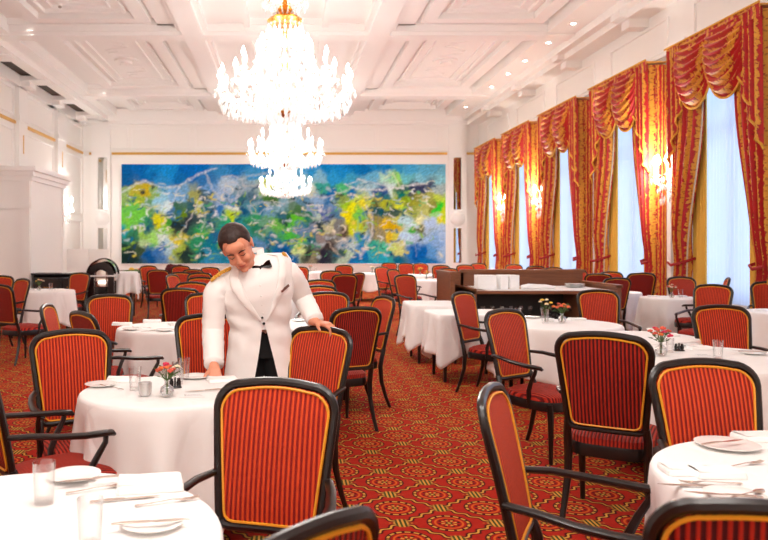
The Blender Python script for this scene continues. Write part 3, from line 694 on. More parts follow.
    for j in range(NV+1):
        for i in range(NU+1):
            px = x0 + (x1-x0)*i/NU; py = y1 + (y0-y1)*j/NV
            wx = px + 7*nz(Vector((px*.1, py*.12, 0))) + 2.2*nz(Vector((px*.33, py*.36, 5)))
            wy = py + 5.5*nz(Vector((px*.1, py*.12, 9))) + 2.0*nz(Vector((px*.33, py*.36, 14)))
            cx, cy = int(wx//12), int(wy//12); r = g = b = 0.0; W = 0
            for ax in (-1, 0, 1):
                for ay in (-1, 0, 1):
                    for k in cell.get((cx+ax, cy+ay), ()):
                        d = (k[0]-wx)**2 + (k[1]-wy)**2; w = 1/(d+1.2)**2.4; W += w; c = k[2]; r += w*c[0]; g += w*c[1]; b += w*c[2]
            if W > 0: r /= W; g /= W; b /= W
            else: r, g, b = .1, .4, .6
            t = 1 + .35*nz(Vector((px*.5 + py*.25, py*.5, 3))) + .25*nz(Vector((px*1.1, py*1.2, 30))); 
            hl = 0
            r = min(1, r*t)*(1-hl)+hl*.75; g = min(1, g*t)*(1-hl)+hl*.85; b = min(1, b*t)*(1-hl)+hl*.85
            qx = px + 1.6*nz(Vector((px*.2, py*.2, 77))); qy = py + 1.6*nz(Vector((px*.2, py*.2, 99)))
            for p, q, w_, c in scell.get((int(qx//12), int(qy//12)), ()):
                dx, dy = q[0]-p[0], q[1]-p[1]; L = dx*dx+dy*dy
                u = max(0, min(1, ((qx-p[0])*dx + (qy-p[1])*dy)/L)); d = math.hypot(p[0]+u*dx-qx, p[1]+u*dy-qy)
                a = max(0, 1 - d/(w_*1.9)); a = a*a*(3-2*a)*(.5 + .5*nz(Vector((px*.6, py*.6, 8))))
                if a > 0: r += (c[0]-r)*a; g += (c[1]-g)*a; b += (c[2]-b)*a
            cols.append((r, g, b, 1))
    X0, X1 = pb(x0), pb(x1); Zb, Zt = EYE-(y1-HY)*YB/F, EYE+(HY-y0)*YB/F
    mb = MB().grid(lambda u, v: (X0+(X1-X0)*u, YB-.09, Zb+(Zt-Zb)*v), NU, NV)
    m, nt, b = new_mat('abstract_painting'); at_ = nt.nodes.new('ShaderNodeVertexColor'); at_.layer_name = 'Paint'
    nt.links.new(at_.outputs[0], b.inputs['Base Color']); setp(b, Roughness=.8, Specular_IOR_Level=.1)
    root = empty('mural_painting', (0, 0, 0), 0, 'wide abstract mural in blues, greens and yellows on the far wall', 'painting')
    o = mb.obj('canvas', m, root)
    ca = o.data.color_attributes.new('Paint', 'FLOAT_COLOR', 'POINT')
    ca.data.foreach_set('color', [x for c in cols for x in c])
    f = MB().box(X0-.03, X0, YB-.11, YB-.051, Zb-.03, Zt+.03).box(X1, X1+.03, YB-.11, YB-.051, Zb-.03, Zt+.03).box(X0, X1, YB-.11, YB-.051, Zt, Zt+.03).box(X0, X1, YB-.11, YB-.051, Zb-.03, Zb)
    f.box(X0, X1, YB-.088, YB-.051, Zb, Zt)
    f.obj('frame', M['trim'], root, smooth=False)
make_mural()
# ------------------------------------------------------------------ dining chair (faces local -Y, origin on the floor below the seat)
CH = 1.01
def back_pt(x, h, off=0):      # surface of the reclined, slightly hollow backrest
    t = h - .46
    return Vector((x, .235 + .17*t + .10*t*t - .22*x*x + .02 + off, h))
def back_outline(ins, n=10):
    wb, wt, h0, h1 = .196-ins, .231-ins, .50+ins, CH-ins; r = .09-ins*.5; rb = .035
    P = []
    def arc(cx, cz, a0, a1, rr, m): 
        for i in range(m+1):
            a = a0+(a1-a0)*i/m; P.append((cx+rr*math.cos(a), cz+rr*math.sin(a)))
    arc(wb-rb, h0+rb, -PI/2, 0, rb, 3)
    for i in range(1, 5): t = i/5; P.append((wb + (wt-wb)*t, h0+rb + (h1-r-h0-rb)*t))
    arc(wt-r, h1-r, 0, PI/2, r, 7)
    for i in range(1, 8): t = i/8; x = (wt-r)*(1-2*t); P.append((x, h1 + .012*(1-(x/(wt-r))**2)))
    arc(-wt+r, h1-r, PI/2, PI, r, 7)
    for i in range(1, 5): t = 1-i/5; P.append((-(wb + (wt-wb)*t), h0+rb + (h1-r-h0-rb)*t))
    arc(-wb+rb, h0+rb, PI, 1.5*PI, rb, 3)
    for i in range(1, 4): t = i/4; P.append(((wb-rb)*(2*t-1), h0))
    return P
def make_chair():
    r = empty('dining_chair')
    P = back_outline(.013)
    MB().tube([back_pt(x, z) for x, z in P], .0162, 8, closed=True, up=(0, 1, .15), ry=.95).obj('backrest_frame', M['frame'], r)
    Q = back_outline(.027); cx, cz = 0, .76
    for nm, sg, mt in (('backrest_cushion', -1, 'front'), ('backrest_lining', 1, 'rear')):
        vs = []; rings = (1, .9, .7, .45, .2)
        for s in rings:
            for x, z in Q: vs.append(back_pt(x*s, cz+(z-cz)*s, sg*(.008 + .016*(1-s**3))))
        n = len(Q); vs.append(back_pt(0, cz, sg*.024)); fs = []
        for k in range(len(rings)-1):
            for i in range(n):
                j = (i+1) % n; fs.append((k*n+i, k*n+j, (k+1)*n+j, (k+1)*n+i) if sg < 0 else (k*n+j, k*n+i, (k+1)*n+i, (k+1)*n+j))
        k = len(rings)-1
        for i in range(n): j = (i+1) % n; fs.append((k*n+i, k*n+j, k*n+n) if sg < 0 else (k*n+j, k*n+i, k*n+n))
        MB().add(vs, fs).obj(nm, M[mt], r)
    b = MB()
    for sg in (-1, 1): b.tube([back_pt(x, z, sg*.013) for x, z in back_outline(.0325)], .005, 5, closed=True, up=(0, 1, .15))
    b.obj('piping', M['piping'], r)
    def seat_xy(a, e=0):        # rounded trapezoid
        c, s = math.cos(a), math.sin(a); y = .235*(abs(s)**.5)*(1 if s > 0 else -1); w = .235 - .055*(y+.235)/.47 + .02*(1-abs(y)/.235)
        return ((w+e)*(abs(c)**.5)*(1 if c > 0 else -1), y*(1+e/.235) - .0)
    vs = []; N = 36; lev = ((0, .40), (.006, .43), (0, .455), (-.03, .472), (-.1, .483), (-.17, .486))
    for e, z in lev:
        for i in range(N): x, y = seat_xy(2*PI*i/N, e if e > -.05 else 0); s = 1 if e > -.05 else 1+e/.235; vs.append((x*s, y*s-.01, z))
    vs.append((0, -.01, .487)); m = len(lev)
    fs = [(k*N+i, k*N+(i+1) % N, (k+1)*N+(i+1) % N, (k+1)*N+i) for k in range(m-1) for i in range(N)] + [((m-1)*N+i, (m-1)*N+(i+1) % N, m*N) for i in range(N)] + [tuple(range(N-1, -1, -1))]
    MB().add(vs, fs).obj('seat', M['seat'], r)
    vs = []
    for e, z in ((.008, .425), (.012, .41), (.008, .36), (-.02, .36), (-.02, .41)):
        for i in range(N): x, y = seat_xy(2*PI*i/N, e); vs.append((x, y-.01, z))
    fs = [(k*N+i, k*N+(i+1) % N, (k+1)*N+(i+1) % N, (k+1)*N+i) for k in range(4) for i in range(N)]
    MB().add([(x, y, z) for x, y, z in vs], [f[::-1] for f in fs]).obj('seat_rail', M['frame'], r)
    for s in (-1, 1):
        MB().tube([back_pt(s*.184, .54), (s*.19, .238, .47), (s*.188, .222, .38), (s*.19, .232, .24), (s*.2, .27, .1), (s*.208, .31, 0)], [.019, .021, .022, .019, .016, .0145], 8).obj('leg', M['frame'], r)
        MB().tube([(s*.2, -.2, .41), (s*.202, -.208, .3), (s*.198, -.206, .15), (s*.196, -.205, 0)], [.024, .021, .017, .013], 8).obj('leg', M['frame'], r)
        a = MB().tube([back_pt(s*.208, .69), (s*.24, .19, .688), (s*.262, .08, .674), (s*.268, -.03, .664), (s*.26, -.12, .66), (s*.25, -.16, .656), (s*.247, -.175, .645)],
                  [.016, .018, .019, .02, .021, .02, .012], 8, ry=.75)
        a.obj('armrest', M['frame'], r)
        MB().tube([(s*.256, -.13, .66), (s*.262, -.125, .62), (s*.256, -.09, .56), (s*.24, -.055, .49), (s*.232, -.05, .38)], [.013, .013, .015, .017, .016], 8).obj('arm_support', M['frame'], r)
    return r
chair0 = make_chair(); used = [0]
G_CH = 'red striped dining chairs with black frames'
def place_chair(label, px=None, py=None, ang=-90, X=None, Y=None, sc=1.0):
    """px, py: centre of the top rail in the photo; ang: direction it faces in plan (0 = right, 90 = away)"""
    if X is None:
        Y = (EYE - CH*sc)*F/(py - HY); X = at(px, Y)
    a = math.radians(ang); fx, fy = math.cos(a), math.sin(a); back = back_pt(0, CH).y
    o = chair0 if not used[0] else copy_tree(chair0); used[0] += 1
    o.location = (X + fx*back*sc, Y + fy*back*sc, 0); o.rotation_euler = (0, 0, math.atan2(fx, -fy)); o.scale = (sc, sc, sc)
    tag(o, label, 'chair', G_CH); return o
chairs = [
 ('red striped armchair with its back standing tallest at front centre, between the two bottom-left tables', 278, 381, -106),
 ('black-framed armchair of which only the top rail shows at the bottom edge, left of centre', 309, 529, 136),
 ('red striped armchair cut by the left edge, its two black arms reaching right', None, None, 37, -1.37, 3.26),
 ('red striped armchair left of the waiter\'s table, facing the camera', 70, 331, -62),
 ('plain-looking orange armchair behind the left striped one, at the far side of its table', None, None, -72, -1.76, 7.45),
 ('low-seen dark striped armchair half hidden behind the left striped armchair', 80, 312.5, 40),
 ('narrow side-on armchair between the flower table at far left and the round table', 45, 305, 4),
 ('orange armchair seen whole with legs, beside the flower table at far left', 24, 279, -132),
 ('dark red armchair cut by the left edge, nearer than the orange one with legs', -1, 285, 60),
 ('orange chair back at the left edge behind the nearer dark one', 1, 276, -90),
 ('orange chair between the flower table and the silver carving trolley', None, None, -112, -3.72, 13.55),
 ('red striped chair with its back to the camera just right of the waiter', 358, 308, 112),
 ('narrow orange armchair facing left, just right of the striped chair beside the waiter', 386, 297, -160),
 ('red striped chair on which the waiter rests his hand', 323, 328, -128),
 ('dark striped chair behind the waiter\'s right arm', 207, 315, -78),
 ('orange chair back directly behind the waiter\'s resting hand', 328, 292.5, -97),
 ('orange chair back, higher of the two nested ones right of the waiter\'s elbow', 320, 280, -92),
 ('orange chair back, lower of the two nested ones right of the waiter\'s elbow', 319, 286, -92),
 ('dark red chair seen from behind, in the aisle right of the waiter\'s elbow', 345, 274.5, 97),
 ('slim dark red chair turned sideways beside the one seen from behind in the aisle', 359, 273, 140),
 ('bright orange chair back just left of the dark red chair in the aisle', 331, 271, -80),
 ('small orange chair back under the middle of the mural, right of the waiter\'s shoulder', 344, 265.5, -92),
 ('orange chair back touching the waiter\'s left shoulder', 299, 267, -86),
 ('tall orange chair facing the camera, left of the pair at the long cloth table', 381, 267, -55),
 ('second orange chair of the pair at the long cloth table, slightly narrower', 392, 269.5, -42),
 ('orange chair standing in front of the pair, nearest the clothed service tables', 404, 275, -62),
 ('small orange chair back under the mural, left of the three above the cloth tables', 389, 263, -90),
 ('middle small orange chair back under the right half of the mural', 406, 263.5, -95),
 ('small orange chair back under the right half of the mural, right of the middle one', 420, 263.5, -84),
 ('orange chair back left of the wooden service station, the farther one', 441, 265.5, -95),
 ('orange chair back touching the left end of the wooden service station', 448, 268.5, -88),
 ('orange chair back behind the left end of the wooden service station, right one', 478, 263.5, -88),
 ('dark orange chair back behind the left end of the wooden service station, left one', 465, 265, -96),
 ('orange chair back behind the middle of the service station, below the farthest lit window', None, None, -88, 6.0, 19.7),
 ('dark red chair back seen from behind, over the middle of the service station', None, None, 90, 6.05, 18.1),
 ('orange chair back over the service station, right of the dark red one', None, None, -92, 6.05, 16.9),
 ('wide orange chair back over the right end of the service station', None, None, -93, 6.05, 15.6),
 ('narrow dark chair right of the service station, turned away', None, None, 70, 5.5, 13.15),
 ('orange chair back at the foot of the second tied curtain', None, None, -90, 6.12, 14.1),
 ('dark red chair seen from behind with its legs, right of the service station', 618, 278, 96),
 ('orange striped chair facing the camera, right of the service station, before the dark red one', 597, 290.5, -94),
 ('dark red chair partly behind the small flowers on the window-side table', None, None, 80, 6.05, 12.7, 1.03),
 ('orange chair below the window-side sconce nearest the camera, behind the flower table', None, None, -90, 6.2, 11.75),
 ('orange chair turned slightly left in front of the nearest window', 714, 285, -138),
 ('dark plum chair seen side-on, right of the orange chair by the nearest window', None, None, 155, 6.05, 10.2, 1.05),
 ('orange chair cut by the right edge of the picture near the window', 770, 282, -120),
 ('red striped armchair at the far side of the flower table on the right', 719, 306, -95),
 ('orange armchair facing right with both arms seen, in the middle of the right half', 502, 310, -56),
 ('orange armchair in front of the white clothed service tables, facing right', 461, 292.5, -44),
 ('tall dark-striped chair seen fully from behind, right of centre', 602, 334, 58, None, None, 1.04),
 ('red striped armchair at the bottom right facing the camera across the laid table', 700, 361, -91),
 ('black-framed chair of which only the top shows in the bottom right corner', 782, 508, 72),
 ('foreground armchair seen edge-on with two long black arms, bottom centre right', 487, 389, -25),
 ('orange chair with legs near the flower display below the mural, left one', 148, 266, -60),
 ('dark red chair with legs near the flower display below the mural, right one', 158, 270, 100),
 ('small orange chair back below the maroon armchair-like bundle', 181, 266, -90),
 ('slim orange chair turned sideways left of the waiter, behind the plain orange one', 171, 275, -20),
 ('light orange chair back between the slim sideways chair and the waiter\'s epaulette', 180, 272.5, -75),
 ('dark chair seen from behind below the pink cushion', 193, 269.5, 92),
 ('orange chair back left of the waiter\'s head', 210, 267.5, -88),
 ('orange chair back just left of the waiter\'s shoulder, the higher of two nested', 200, 273, -90),
 ('orange chair back just left of the waiter\'s shoulder, the lower of two nested', 201, 277.5, -90),
 ('wide orange chair left of the waiter\'s sleeve, behind the plain dark orange one', 192, 282.5, -85),
 ('dark orange chair with plain back standing alone left of the waiter\'s sleeve', 180, 288.5, 92),
 ('orange chair half hidden by the waiter\'s right sleeve', 207, 293.5, -85),
]
for c in chairs: place_chair(*c)

# ------------------------------------------------------------------ tables and their cloths
def cloth_mesh(r, hem, seed, square=False, n=96, top=.752, hy=None):
    rn = random.Random(seed); ph = [rn.random()*6.3 for _ in range(6)]; vs = []; fs = []
    def rad(a, e=0):
        if not square: return r+e
        c, s = abs(math.cos(a)), abs(math.sin(a)); p = 8
        return (r+e)/((c**p + (s*r/(hy or r))**p)**(1/p))
    rings = [(0.25, 0), (.5, 0), (.75, 0), (.95, 0)]
    prof = []
    for f, _ in rings: prof.append(('t', f))
    prof += [('e', -.008, 0), ('e', .0, .006), ('e', .006, .02)]
    for k in range(1, 13): prof.append(('h', k/12))
    m = len(prof)
    for p in prof:
        for i in range(n):
            a = 2*PI*i/n
            if p[0] == 't':
                R = rad(a)*p[1]; z = top + .0012*noise.noise(Vector((R*math.cos(a)*9, R*math.sin(a)*9, seed)))
            elif p[0] == 'e': R = rad(a, p[1]); z = top - p[2]
            else:
                t = p[1]; cor = .5+.5*math.cos(4*a + PI + (.6 if not square else 0) + (ph[0] if not square else 0))
                hz = hem + (.0 if square else .11*(1-cor)) - (.16*(1-abs(math.cos(2*a)))**1.5 if square else 0) + .01*math.sin(3*a+ph[1])
                hz = max(hz, .012)
                w = math.sin(9*a+ph[2]+.6*math.sin(3*a+ph[3])) + .6*math.sin(14*a+ph[4]) + .4*math.sin(5*a+ph[5])
                amp = .034*t**1.1 + .024*t*cor
                R = rad(a, .008 + .02*t) + amp*w
                z = top-.02 - (top-.02-hz)*t
            vs.append((R*math.cos(a), R*math.sin(a), z))
    vs.append((0, 0, top)); c = len(vs)-1
    fs = [(i, (i+1) % n, c) for i in range(n)]
    for k in range(m-1):
        for i in range(n): j = (i+1) % n; fs.append(((k+1)*n+i, (k+1)*n+j, k*n+j, k*n+i))
    return MB().add(vs, fs)
def cloth_obj(mb, loc, rz=0):
    o = mb.obj('tablecloth', M['cloth'], smooth=True); o.location = loc; o.rotation_euler = (0, 0, rz)
    md = o.modifiers.new('thickness', 'SOLIDIFY'); md.thickness = .003; md.offset = -1
    return o
def table(x, y, r, where, hem=.12, square=False, hy=None, rz=0, seed=None):
    seed = seed if seed is not None else int(abs(x*37+y*91)*10)
    t = empty('dining_table', (x, y, 0), rz, 'dark-legged %s table %s' % ('square' if square else 'round', where), 'table', 'dining tables')
    if square:
        MB().box(-r+.06, r-.06, -(hy or r)+.06, (hy or r)-.06, .72, .742).obj('tabletop', M['frame'], t)
    else: MB().lathe([(r-.03, .715), (r-.008, .72), (r-.008, .74), (r-.02, .742)], 40).obj('tabletop', M['frame'], t)
    q = r*.6 if not square else r-.11; qy = q if not square else (hy or r)-.11
    for sx in (-1, 1):
        for sy in (-1, 1): MB().tube([(sx*q, sy*qy, .72), (sx*q, sy*qy, .4), (sx*q, sy*qy, 0)], [.034, .03, .021], 4).obj('leg', M['frame'], t)
    c = cloth_obj(cloth_mesh(r, hem, seed, square, hy=hy), (x, y, 0), rz)
    tag(c, 'white cloth of the %s table %s' % ('square' if square else 'round', where), 'tablecloth', 'white tablecloths')
    return t
TB = [
 (-.72, 1.93, .55, 'at the bottom left corner of the picture', .12),
 (-.62, 3.88, .44, 'under the waiter\'s right hand', .1),
 (-1.05, 6.9, .5, 'behind the left striped armchair', .2),
 (.02, 7.15, .46, 'directly behind the waiter', .2),
 (-.12, 10.7, .46, 'second one back behind the waiter', .2),
 (-4.08, 12.6, .5, 'at far left with small flowers before the black sideboard', .14),
 (2.62, 7.2, .58, 'in front of the service station, right of centre', .22),
 (2.98, 6.2, .4, 'small, between the two flower tables on the right', .2),
 (2.86, 5.0, .64, 'with coral flowers at right before the far striped armchair', .1),
 (1.76, 2.37, .54, 'at the bottom right corner of the picture', .1),
 (5.6, 10.85, .42, 'window side, beside the orange chair under the sconce', .15),
 (5.35, 12.2, .42, 'window side behind the one beside the orange chair', .15),
 (5.72, 8.5, .45, 'cut by the right edge, near the nearest window', .15),
 (2.42, 20.6, .62, 'under the mural, left of the pair of orange chairs', .25),
 (3.15, 16.6, .5, 'between the pair of orange chairs and the service station', .22),
 (3.5, 19.3, .5, 'small and far under the mural\'s right half', .25),
 (-4.0, 20.6, .6, 'holding the flower display below the mural', .3),
 (-2.55, 20.0, .5, 'holding the pink cushion below the mural', .3),
 (-1.1, 22.0, .5, 'far one hidden mostly by the waiter\'s head', .3),
 (.75, 21.8, .5, 'far one right of the waiter under the mural\'s middle', .3),
 (5.3, 18.4, .42, 'far by the windows over the station\'s left half', .3),
 (5.1, 22.4, .42, 'farthest by the windows, beside the back wall pilaster', .3),
 (5.3, 15.2, .45, 'by the windows, seen over the service station\'s right half', .3),
]
for t in TB: table(t[0], t[1], t[2], t[3], t[4])
table(1.93, 9.85, .34, 'standing against the left end of the service station', .3, True, .42)
table(2.05, 8.5, .42, 'in front of the service station behind the orange armchair', .33, True, .36, .05)

# ------------------------------------------------------------------ tableware
TT = .7535
def plate_mb(r=.085): return MB().lathe([(r*.5, 0), (r*.55, .003), (r*.95, .011), (r, .015), (r*.97, .016), (r*.6, .007), (r*.3, .006), (.003, .006)], 32)
def glass_mb(h=.12, r=.033): return MB().lathe([(r*.82, 0), (r, h), (r*.95, h), (r*.78, .012), (.002, .01)], 28, caps=True)
def napkin_mb(w=.16, d=.1, h=.022):
    b = MB()
    for k in range(3):
        z0 = k*h/3; b.grid(lambda u, v: ((u-.5)*w*(1-.03*k), (v-.5)*d*(1-.06*k), z0 + h/3 - .1*h*(2*v-1)**2 + .004*math.sin(u*3+k)), 8, 6)
    b.rbox(-w/2, w/2, -d/2, d/2, 0, h*.92, .006); return b
def fork_mb():
    b = MB().tube([(0, -.09, .004), (0, -.05, .005), (0, .02, .009), (0, .045, .006)], [.0055, .0035, .0028, .006], 8, ry=.4)
    b.tube([(0, .04, .006), (0, .055, .005), (0, .062, .006)], [.006, .0105, .009], 8, ry=.25)
    for s in (-1.5, -.5, .5, 1.5): b.tube([(s*.005, .058, .006), (s*.005, .075, .005), (s*.0045, .098, .009)], .0014, 5)
    return b
def knife_mb(): return MB().tube([(0, -.1, .005), (0, -.05, .006), (0, .0, .005)], [.005, .0065, .005], 8, ry=.55).tube([(0, 0, .005), (.001, .02, .004), (.002, .07, .004), (.004, .105, .004)], [.005, .0085, .009, .002], 8, ry=.15)
def spoon_mb(): return MB().tube([(0, -.08, .005), (0, 0, .006), (0, .03, .005), (0, .042, .004), (0, .06, .004), (0, .075, .006)], [.005, .003, .004, .012, .015, .005], 10, ry=.25)
PM = dict(plate=('side_plate', plate_mb().mesh('side_plate', M['china'], 'auto')), bigplate=('plate', plate_mb(.11).mesh('plate', M['china'], 'auto')),
          tumbler=('water_glass', glass_mb().mesh('water_glass', M['glass'], 'auto')), napkin=('napkin', napkin_mb().mesh('napkin', M['napkin'], 'auto')),
          fork=('fork', fork_mb().mesh('fork', M['silver'], 'auto')), knife=('knife', knife_mb().mesh('knife', M['silver'], 'auto')), spoon=('spoon', spoon_mb().mesh('spoon', M['silver'], 'auto')),
          cup=('candle_cup', MB().lathe([(.02, 0), (.031, .012), (.035, .04), (.034, .068), (.031, .068), (.031, .04), (.02, .014), (.002, .012)], 24).mesh('candle_cup', mat_glass('frosted_glass', (.96, .95, .94), .35, .4), 'auto')),
          bowl=('bowl', MB().lathe([(.03, 0), (.03, .004), (.06, .03), (.066, .045), (.062, .045), (.05, .02), (.002, .01)], 28).mesh('bowl', M['china'], 'auto')))
CATS = dict(plate='plate', bigplate='plate', tumbler='glass', napkin='napkin', fork='fork', knife='knife', spoon='spoon', cup='candle cup', bowl='bowl')
GR = dict(plate='white side plates', bigplate='white side plates', tumbler='water glasses', napkin='folded white napkins', fork='forks', knife='knives', spoon='spoons', cup='candle cups', bowl='white bowls')
def put(kind, X, Y, label, rz=0, z=TT, tilt=(0, 0), sc=1):
    nm, me = PM[kind]; o = bpy.data.objects.new(nm, me); COL.objects.link(o); o.location = (X, Y, z); o.rotation_euler = (tilt[0], tilt[1], rz); o.scale = (sc, sc, sc)
    return tag(o, label, CATS[kind], GR[kind])
def putp(kind, px, py, label, rz=0, z=TT, **k):
    X, Y = on(px, py, z); return put(kind, X, Y, label, rz, z, **k)
def vase(X, Y, lab, s=1.0, z=TT):
    v = empty('bud_vase', (X, Y, z), 0, 'small round clear glass vase ' + lab, 'vase', 'small flower vases'); v.scale = (s, s, s)
    MB().lathe([(.012, 0), (.03, .006), (.037, .026), (.031, .048), (.013, .062), (.012, .075), (.018, .084), (.016, .084), (.01, .075), (.011, .063), (.028, .047), (.034, .026), (.027, .01), (.002, .006)], 24).obj('glass_body', M['glass'], v)
    MB().lathe([(.002, .0075), (.026, .011), (.032, .026), (.027, .045), (.002, .046)], 20).obj('water', M['water'], v)
def flowers(X, Y, lab, cols, s=1.0, seed=1, z=TT, n=9, spread=.06, h=.17, leaves=16):
    rn = random.Random(seed); r = empty('flower_posy', (X, Y, z), 0, lab, 'flowers', 'small table flowers'); r.scale = (s, s, s)
    st = MB(); lf = MB(); heads = []
    for i in range(n):
        a = 2.4*i; R = spread*math.sqrt((i+.5)/n); top = Vector((R*math.cos(a), R*math.sin(a), h - .5*R + rn.uniform(-.015, .015)))
        st.tube([(.004*math.cos(a), .004*math.sin(a), .012), (.006*math.cos(a), .006*math.sin(a), .08), top], .0014, 5); heads.append(top)
    for i in range(leaves):
        a = rn.random()*6.3; R = rn.uniform(.01, spread*.9); zc = rn.uniform(.09, h*.9)
        d = Vector((math.cos(a), math.sin(a), rn.uniform(.1, .8))).normalized(); p = Vector((R*math.cos(a), R*math.sin(a), zc)); u = d.cross(Vector((0, 0, 1))).normalized(); L = rn.uniform(.018, .034)
        w = L*.35; up = u.cross(d)
        lf.add([p, p+d*L*.5+u*w+up*.003, p+d*L, p+d*L*.5-u*w+up*.003, p+d*L*.5-up*.002], [(0, 1, 4), (1, 2, 4), (2, 3, 4), (3, 0, 4)])
        lf.tube([(0, 0, .08), p*.6 + Vector((0, 0, .03)), p], .001, 4)
    st.obj('stems', M['leaf'], r); tag(lf.obj('leaves', M['leaf'], r), kind='stuff')
    for i, p in enumerate(heads):
        b = MB(); c = cols[i % len(cols)]; R = rn.uniform(.009, .014)
        for k in range(6):
            a = k*PI/3+i; b.ball(p + Vector((R*.75*math.cos(a), R*.75*math.sin(a), rn.uniform(-.003, .003))), (R*.62, R*.62, R*.5), 6, 5)
        b.ball(p+Vector((0, 0, R*.3)), R*.6, 6, 5); b.obj('bloom', M[c], r)
def cruet(X, Y, lab, rz=0):
    r = empty('condiment_stand', (X, Y, TT), rz, lab, 'condiment stand', 'dark condiment stands')
    MB().rbox(-.035, .035, -.016, .016, 0, .008, .004).rbox(-.005, .005, -.004, .004, .008, .055, .001).obj('base', M['black'], r)
    for s in (-1, 1): MB().lathe([(.012, .009), (.013, .03), (.009, .04), (.01, .048), (.003, .052)], 14, (s*.02, 0, 0)).obj('shaker', M['black'], r)
def menu(X, Y, lab, rz=0, w=.13, d=.085):
    r = empty('menu_card', (X, Y, TT), rz, lab, 'card', 'printed table cards')
    MB().rbox(-w/2, w/2, -d/2, d/2, 0, .0015, .0005).obj('paper', M['card'], r)
    b = MB(); rn = random.Random(int(X*100))
    for k in range(3):          # unreadable small print, as in the photo
        y = d*.25 - k*.018; x = -w*.3
        while x < w*.3:
            L = rn.uniform(.006, .014); b.box(x, x+L, y, y+.0035, .0016, .0022); x += L+.004
    b.obj('print', M['ink'], r)

# bottom left table
w1 = 'on the bottom left table'
putp('tumbler', 44, 503, 'tall water glass standing farther back ' + w1)
putp('tumbler', 90, 546, 'tall water glass nearest the camera ' + w1)
putp('plate', 74, 478, 'white side plate behind the water glasses ' + w1)
putp('knife', 92, 480, 'butter knife across the rear plate ' + w1, 1.9, z=TT+.017)
putp('napkin', 150, 487, 'folded white napkin at the right ' + w1, .2, sc=1.25)
putp('plate', 152, 526, 'white side plate at the right front ' + w1)
putp('knife', 150, 523, 'butter knife lying on the front plate ' + w1, -1.35, z=TT+.017)
putp('fork', 96, 490, 'fork left of the napkin ' + w1, -1.1)
putp('knife', 125, 500, 'knife at the left edge of the napkin ' + w1, -1.25)
putp('fork', 166, 503, 'fork at the front edge of the napkin ' + w1, -1.2)
# the waiter's table
w2 = 'on the waiter\'s table'
putp('plate', 101, 386, 'white side plate at the left edge ' + w2)
putp('cup', 145, 396, 'frosted candle cup left of the flower vase ' + w2)
putp('tumbler', 135, 390, 'water glass behind the candle cup ' + w2)
putp('tumbler', 178, 384, 'water glass nearer behind the flower vase ' + w2)
putp('tumbler', 184, 379, 'water glass farther behind the flower vase ' + w2)
X, Y = on(167, 397); vase(X, Y, 'with mixed posy ' + w2); flowers(X, Y, 'mixed pink and peach posy with green leaves ' + w2, ['coral', 'pink', 'orange', 'cream', 'coral'], seed=4, n=12, spread=.062, h=.165, leaves=24)
X, Y = on(175, 388); cruet(X, Y, 'dark condiment stand behind the vase ' + w2, .2)
putp('napkin', 122, 381, 'folded napkin left of the glasses ' + w2, .1)
putp('plate', 196, 378, 'white side plate right of the vase ' + w2)
putp('napkin', 222, 381, 'folded napkin touched by the waiter\'s hand ' + w2, .25)
X, Y = on(192, 396); menu(X, Y, 'small printed card right of the vase ' + w2, .1)
putp('fork', 112, 388, 'fork beside the left plate ' + w2, .9)
putp('knife', 205, 391, 'knife in front of the napkin ' + w2, 1.9)
# coral flower table, right
w3 = 'on the coral flower table'
X, Y = on(661, 356); vase(X, Y, 'with coral flowers at the right', 1.15); flowers(X, Y, 'loose coral pink posy in the vase on the right-hand table', ['coral', 'coral', 'pink', 'orange'], 1.15, seed=9, n=12, spread=.065, h=.17, leaves=22)
putp('tumbler', 670, 352, 'water glass directly right of the vase ' + w3, sc=.8)
putp('tumbler', 718, 358, 'water glass standing alone at the right ' + w3)
putp('cup', 640, 354, 'frosted cup left of the vase ' + w3, sc=1.1)
X, Y = on(679, 351); cruet(X, Y, 'dark condiment stand right of the vase ' + w3, -.1)
putp('napkin', 700, 349, 'folded napkin behind the glass ' + w3, 0)
putp('plate', 690, 346, 'white plate behind the napkin ' + w3)
putp('plate', 752, 354, 'white side plate at the right edge ' + w3)
putp('knife', 750, 352, 'knife on the right edge plate ' + w3, 1.2, z=TT+.017)
X, Y = on(703, 355.5); menu(X, Y, 'white printed card before the lone glass ' + w3, .05)
# service-side table with orange flowers
w4 = 'on the round table before the service station'
X, Y = on(562, 323); vase(X, Y, 'with orange flowers ' + w4, 1.1); flowers(X, Y, 'orange and coral posy ' + w4, ['orange', 'coral', 'orange'], 1.2, seed=12, n=11, spread=.068, h=.16, leaves=18)
putp('tumbler', 518, 320, 'water glass near the orange armchair ' + w4)
X, Y = on(545, 323); put('tumbler', X, Y, 'tall glass holding pale dried flowers ' + w4, sc=1.15); flowers(X, Y, 'pale dried flower sprigs in a tall glass ' + w4, ['cream', 'yellowp'], 1.15, seed=2, n=6, spread=.05, h=.19, leaves=4)
putp('napkin', 549, 321, 'folded napkin beside the posy vase ' + w4, 1.2)
X, Y = on(555, 319); cruet(X, Y, 'dark condiment stand ' + w4)
putp('napkin', 577, 320, 'folded napkin right of the orange flowers ' + w4)
putp('plate', 532, 318, 'white plate left of the dried flowers ' + w4)
putp('bowl', 655, 334, 'white bowl on the small table between the two flower tables')
putp('napkin', 668, 336, 'napkin at the right side of the small table between the flower tables')
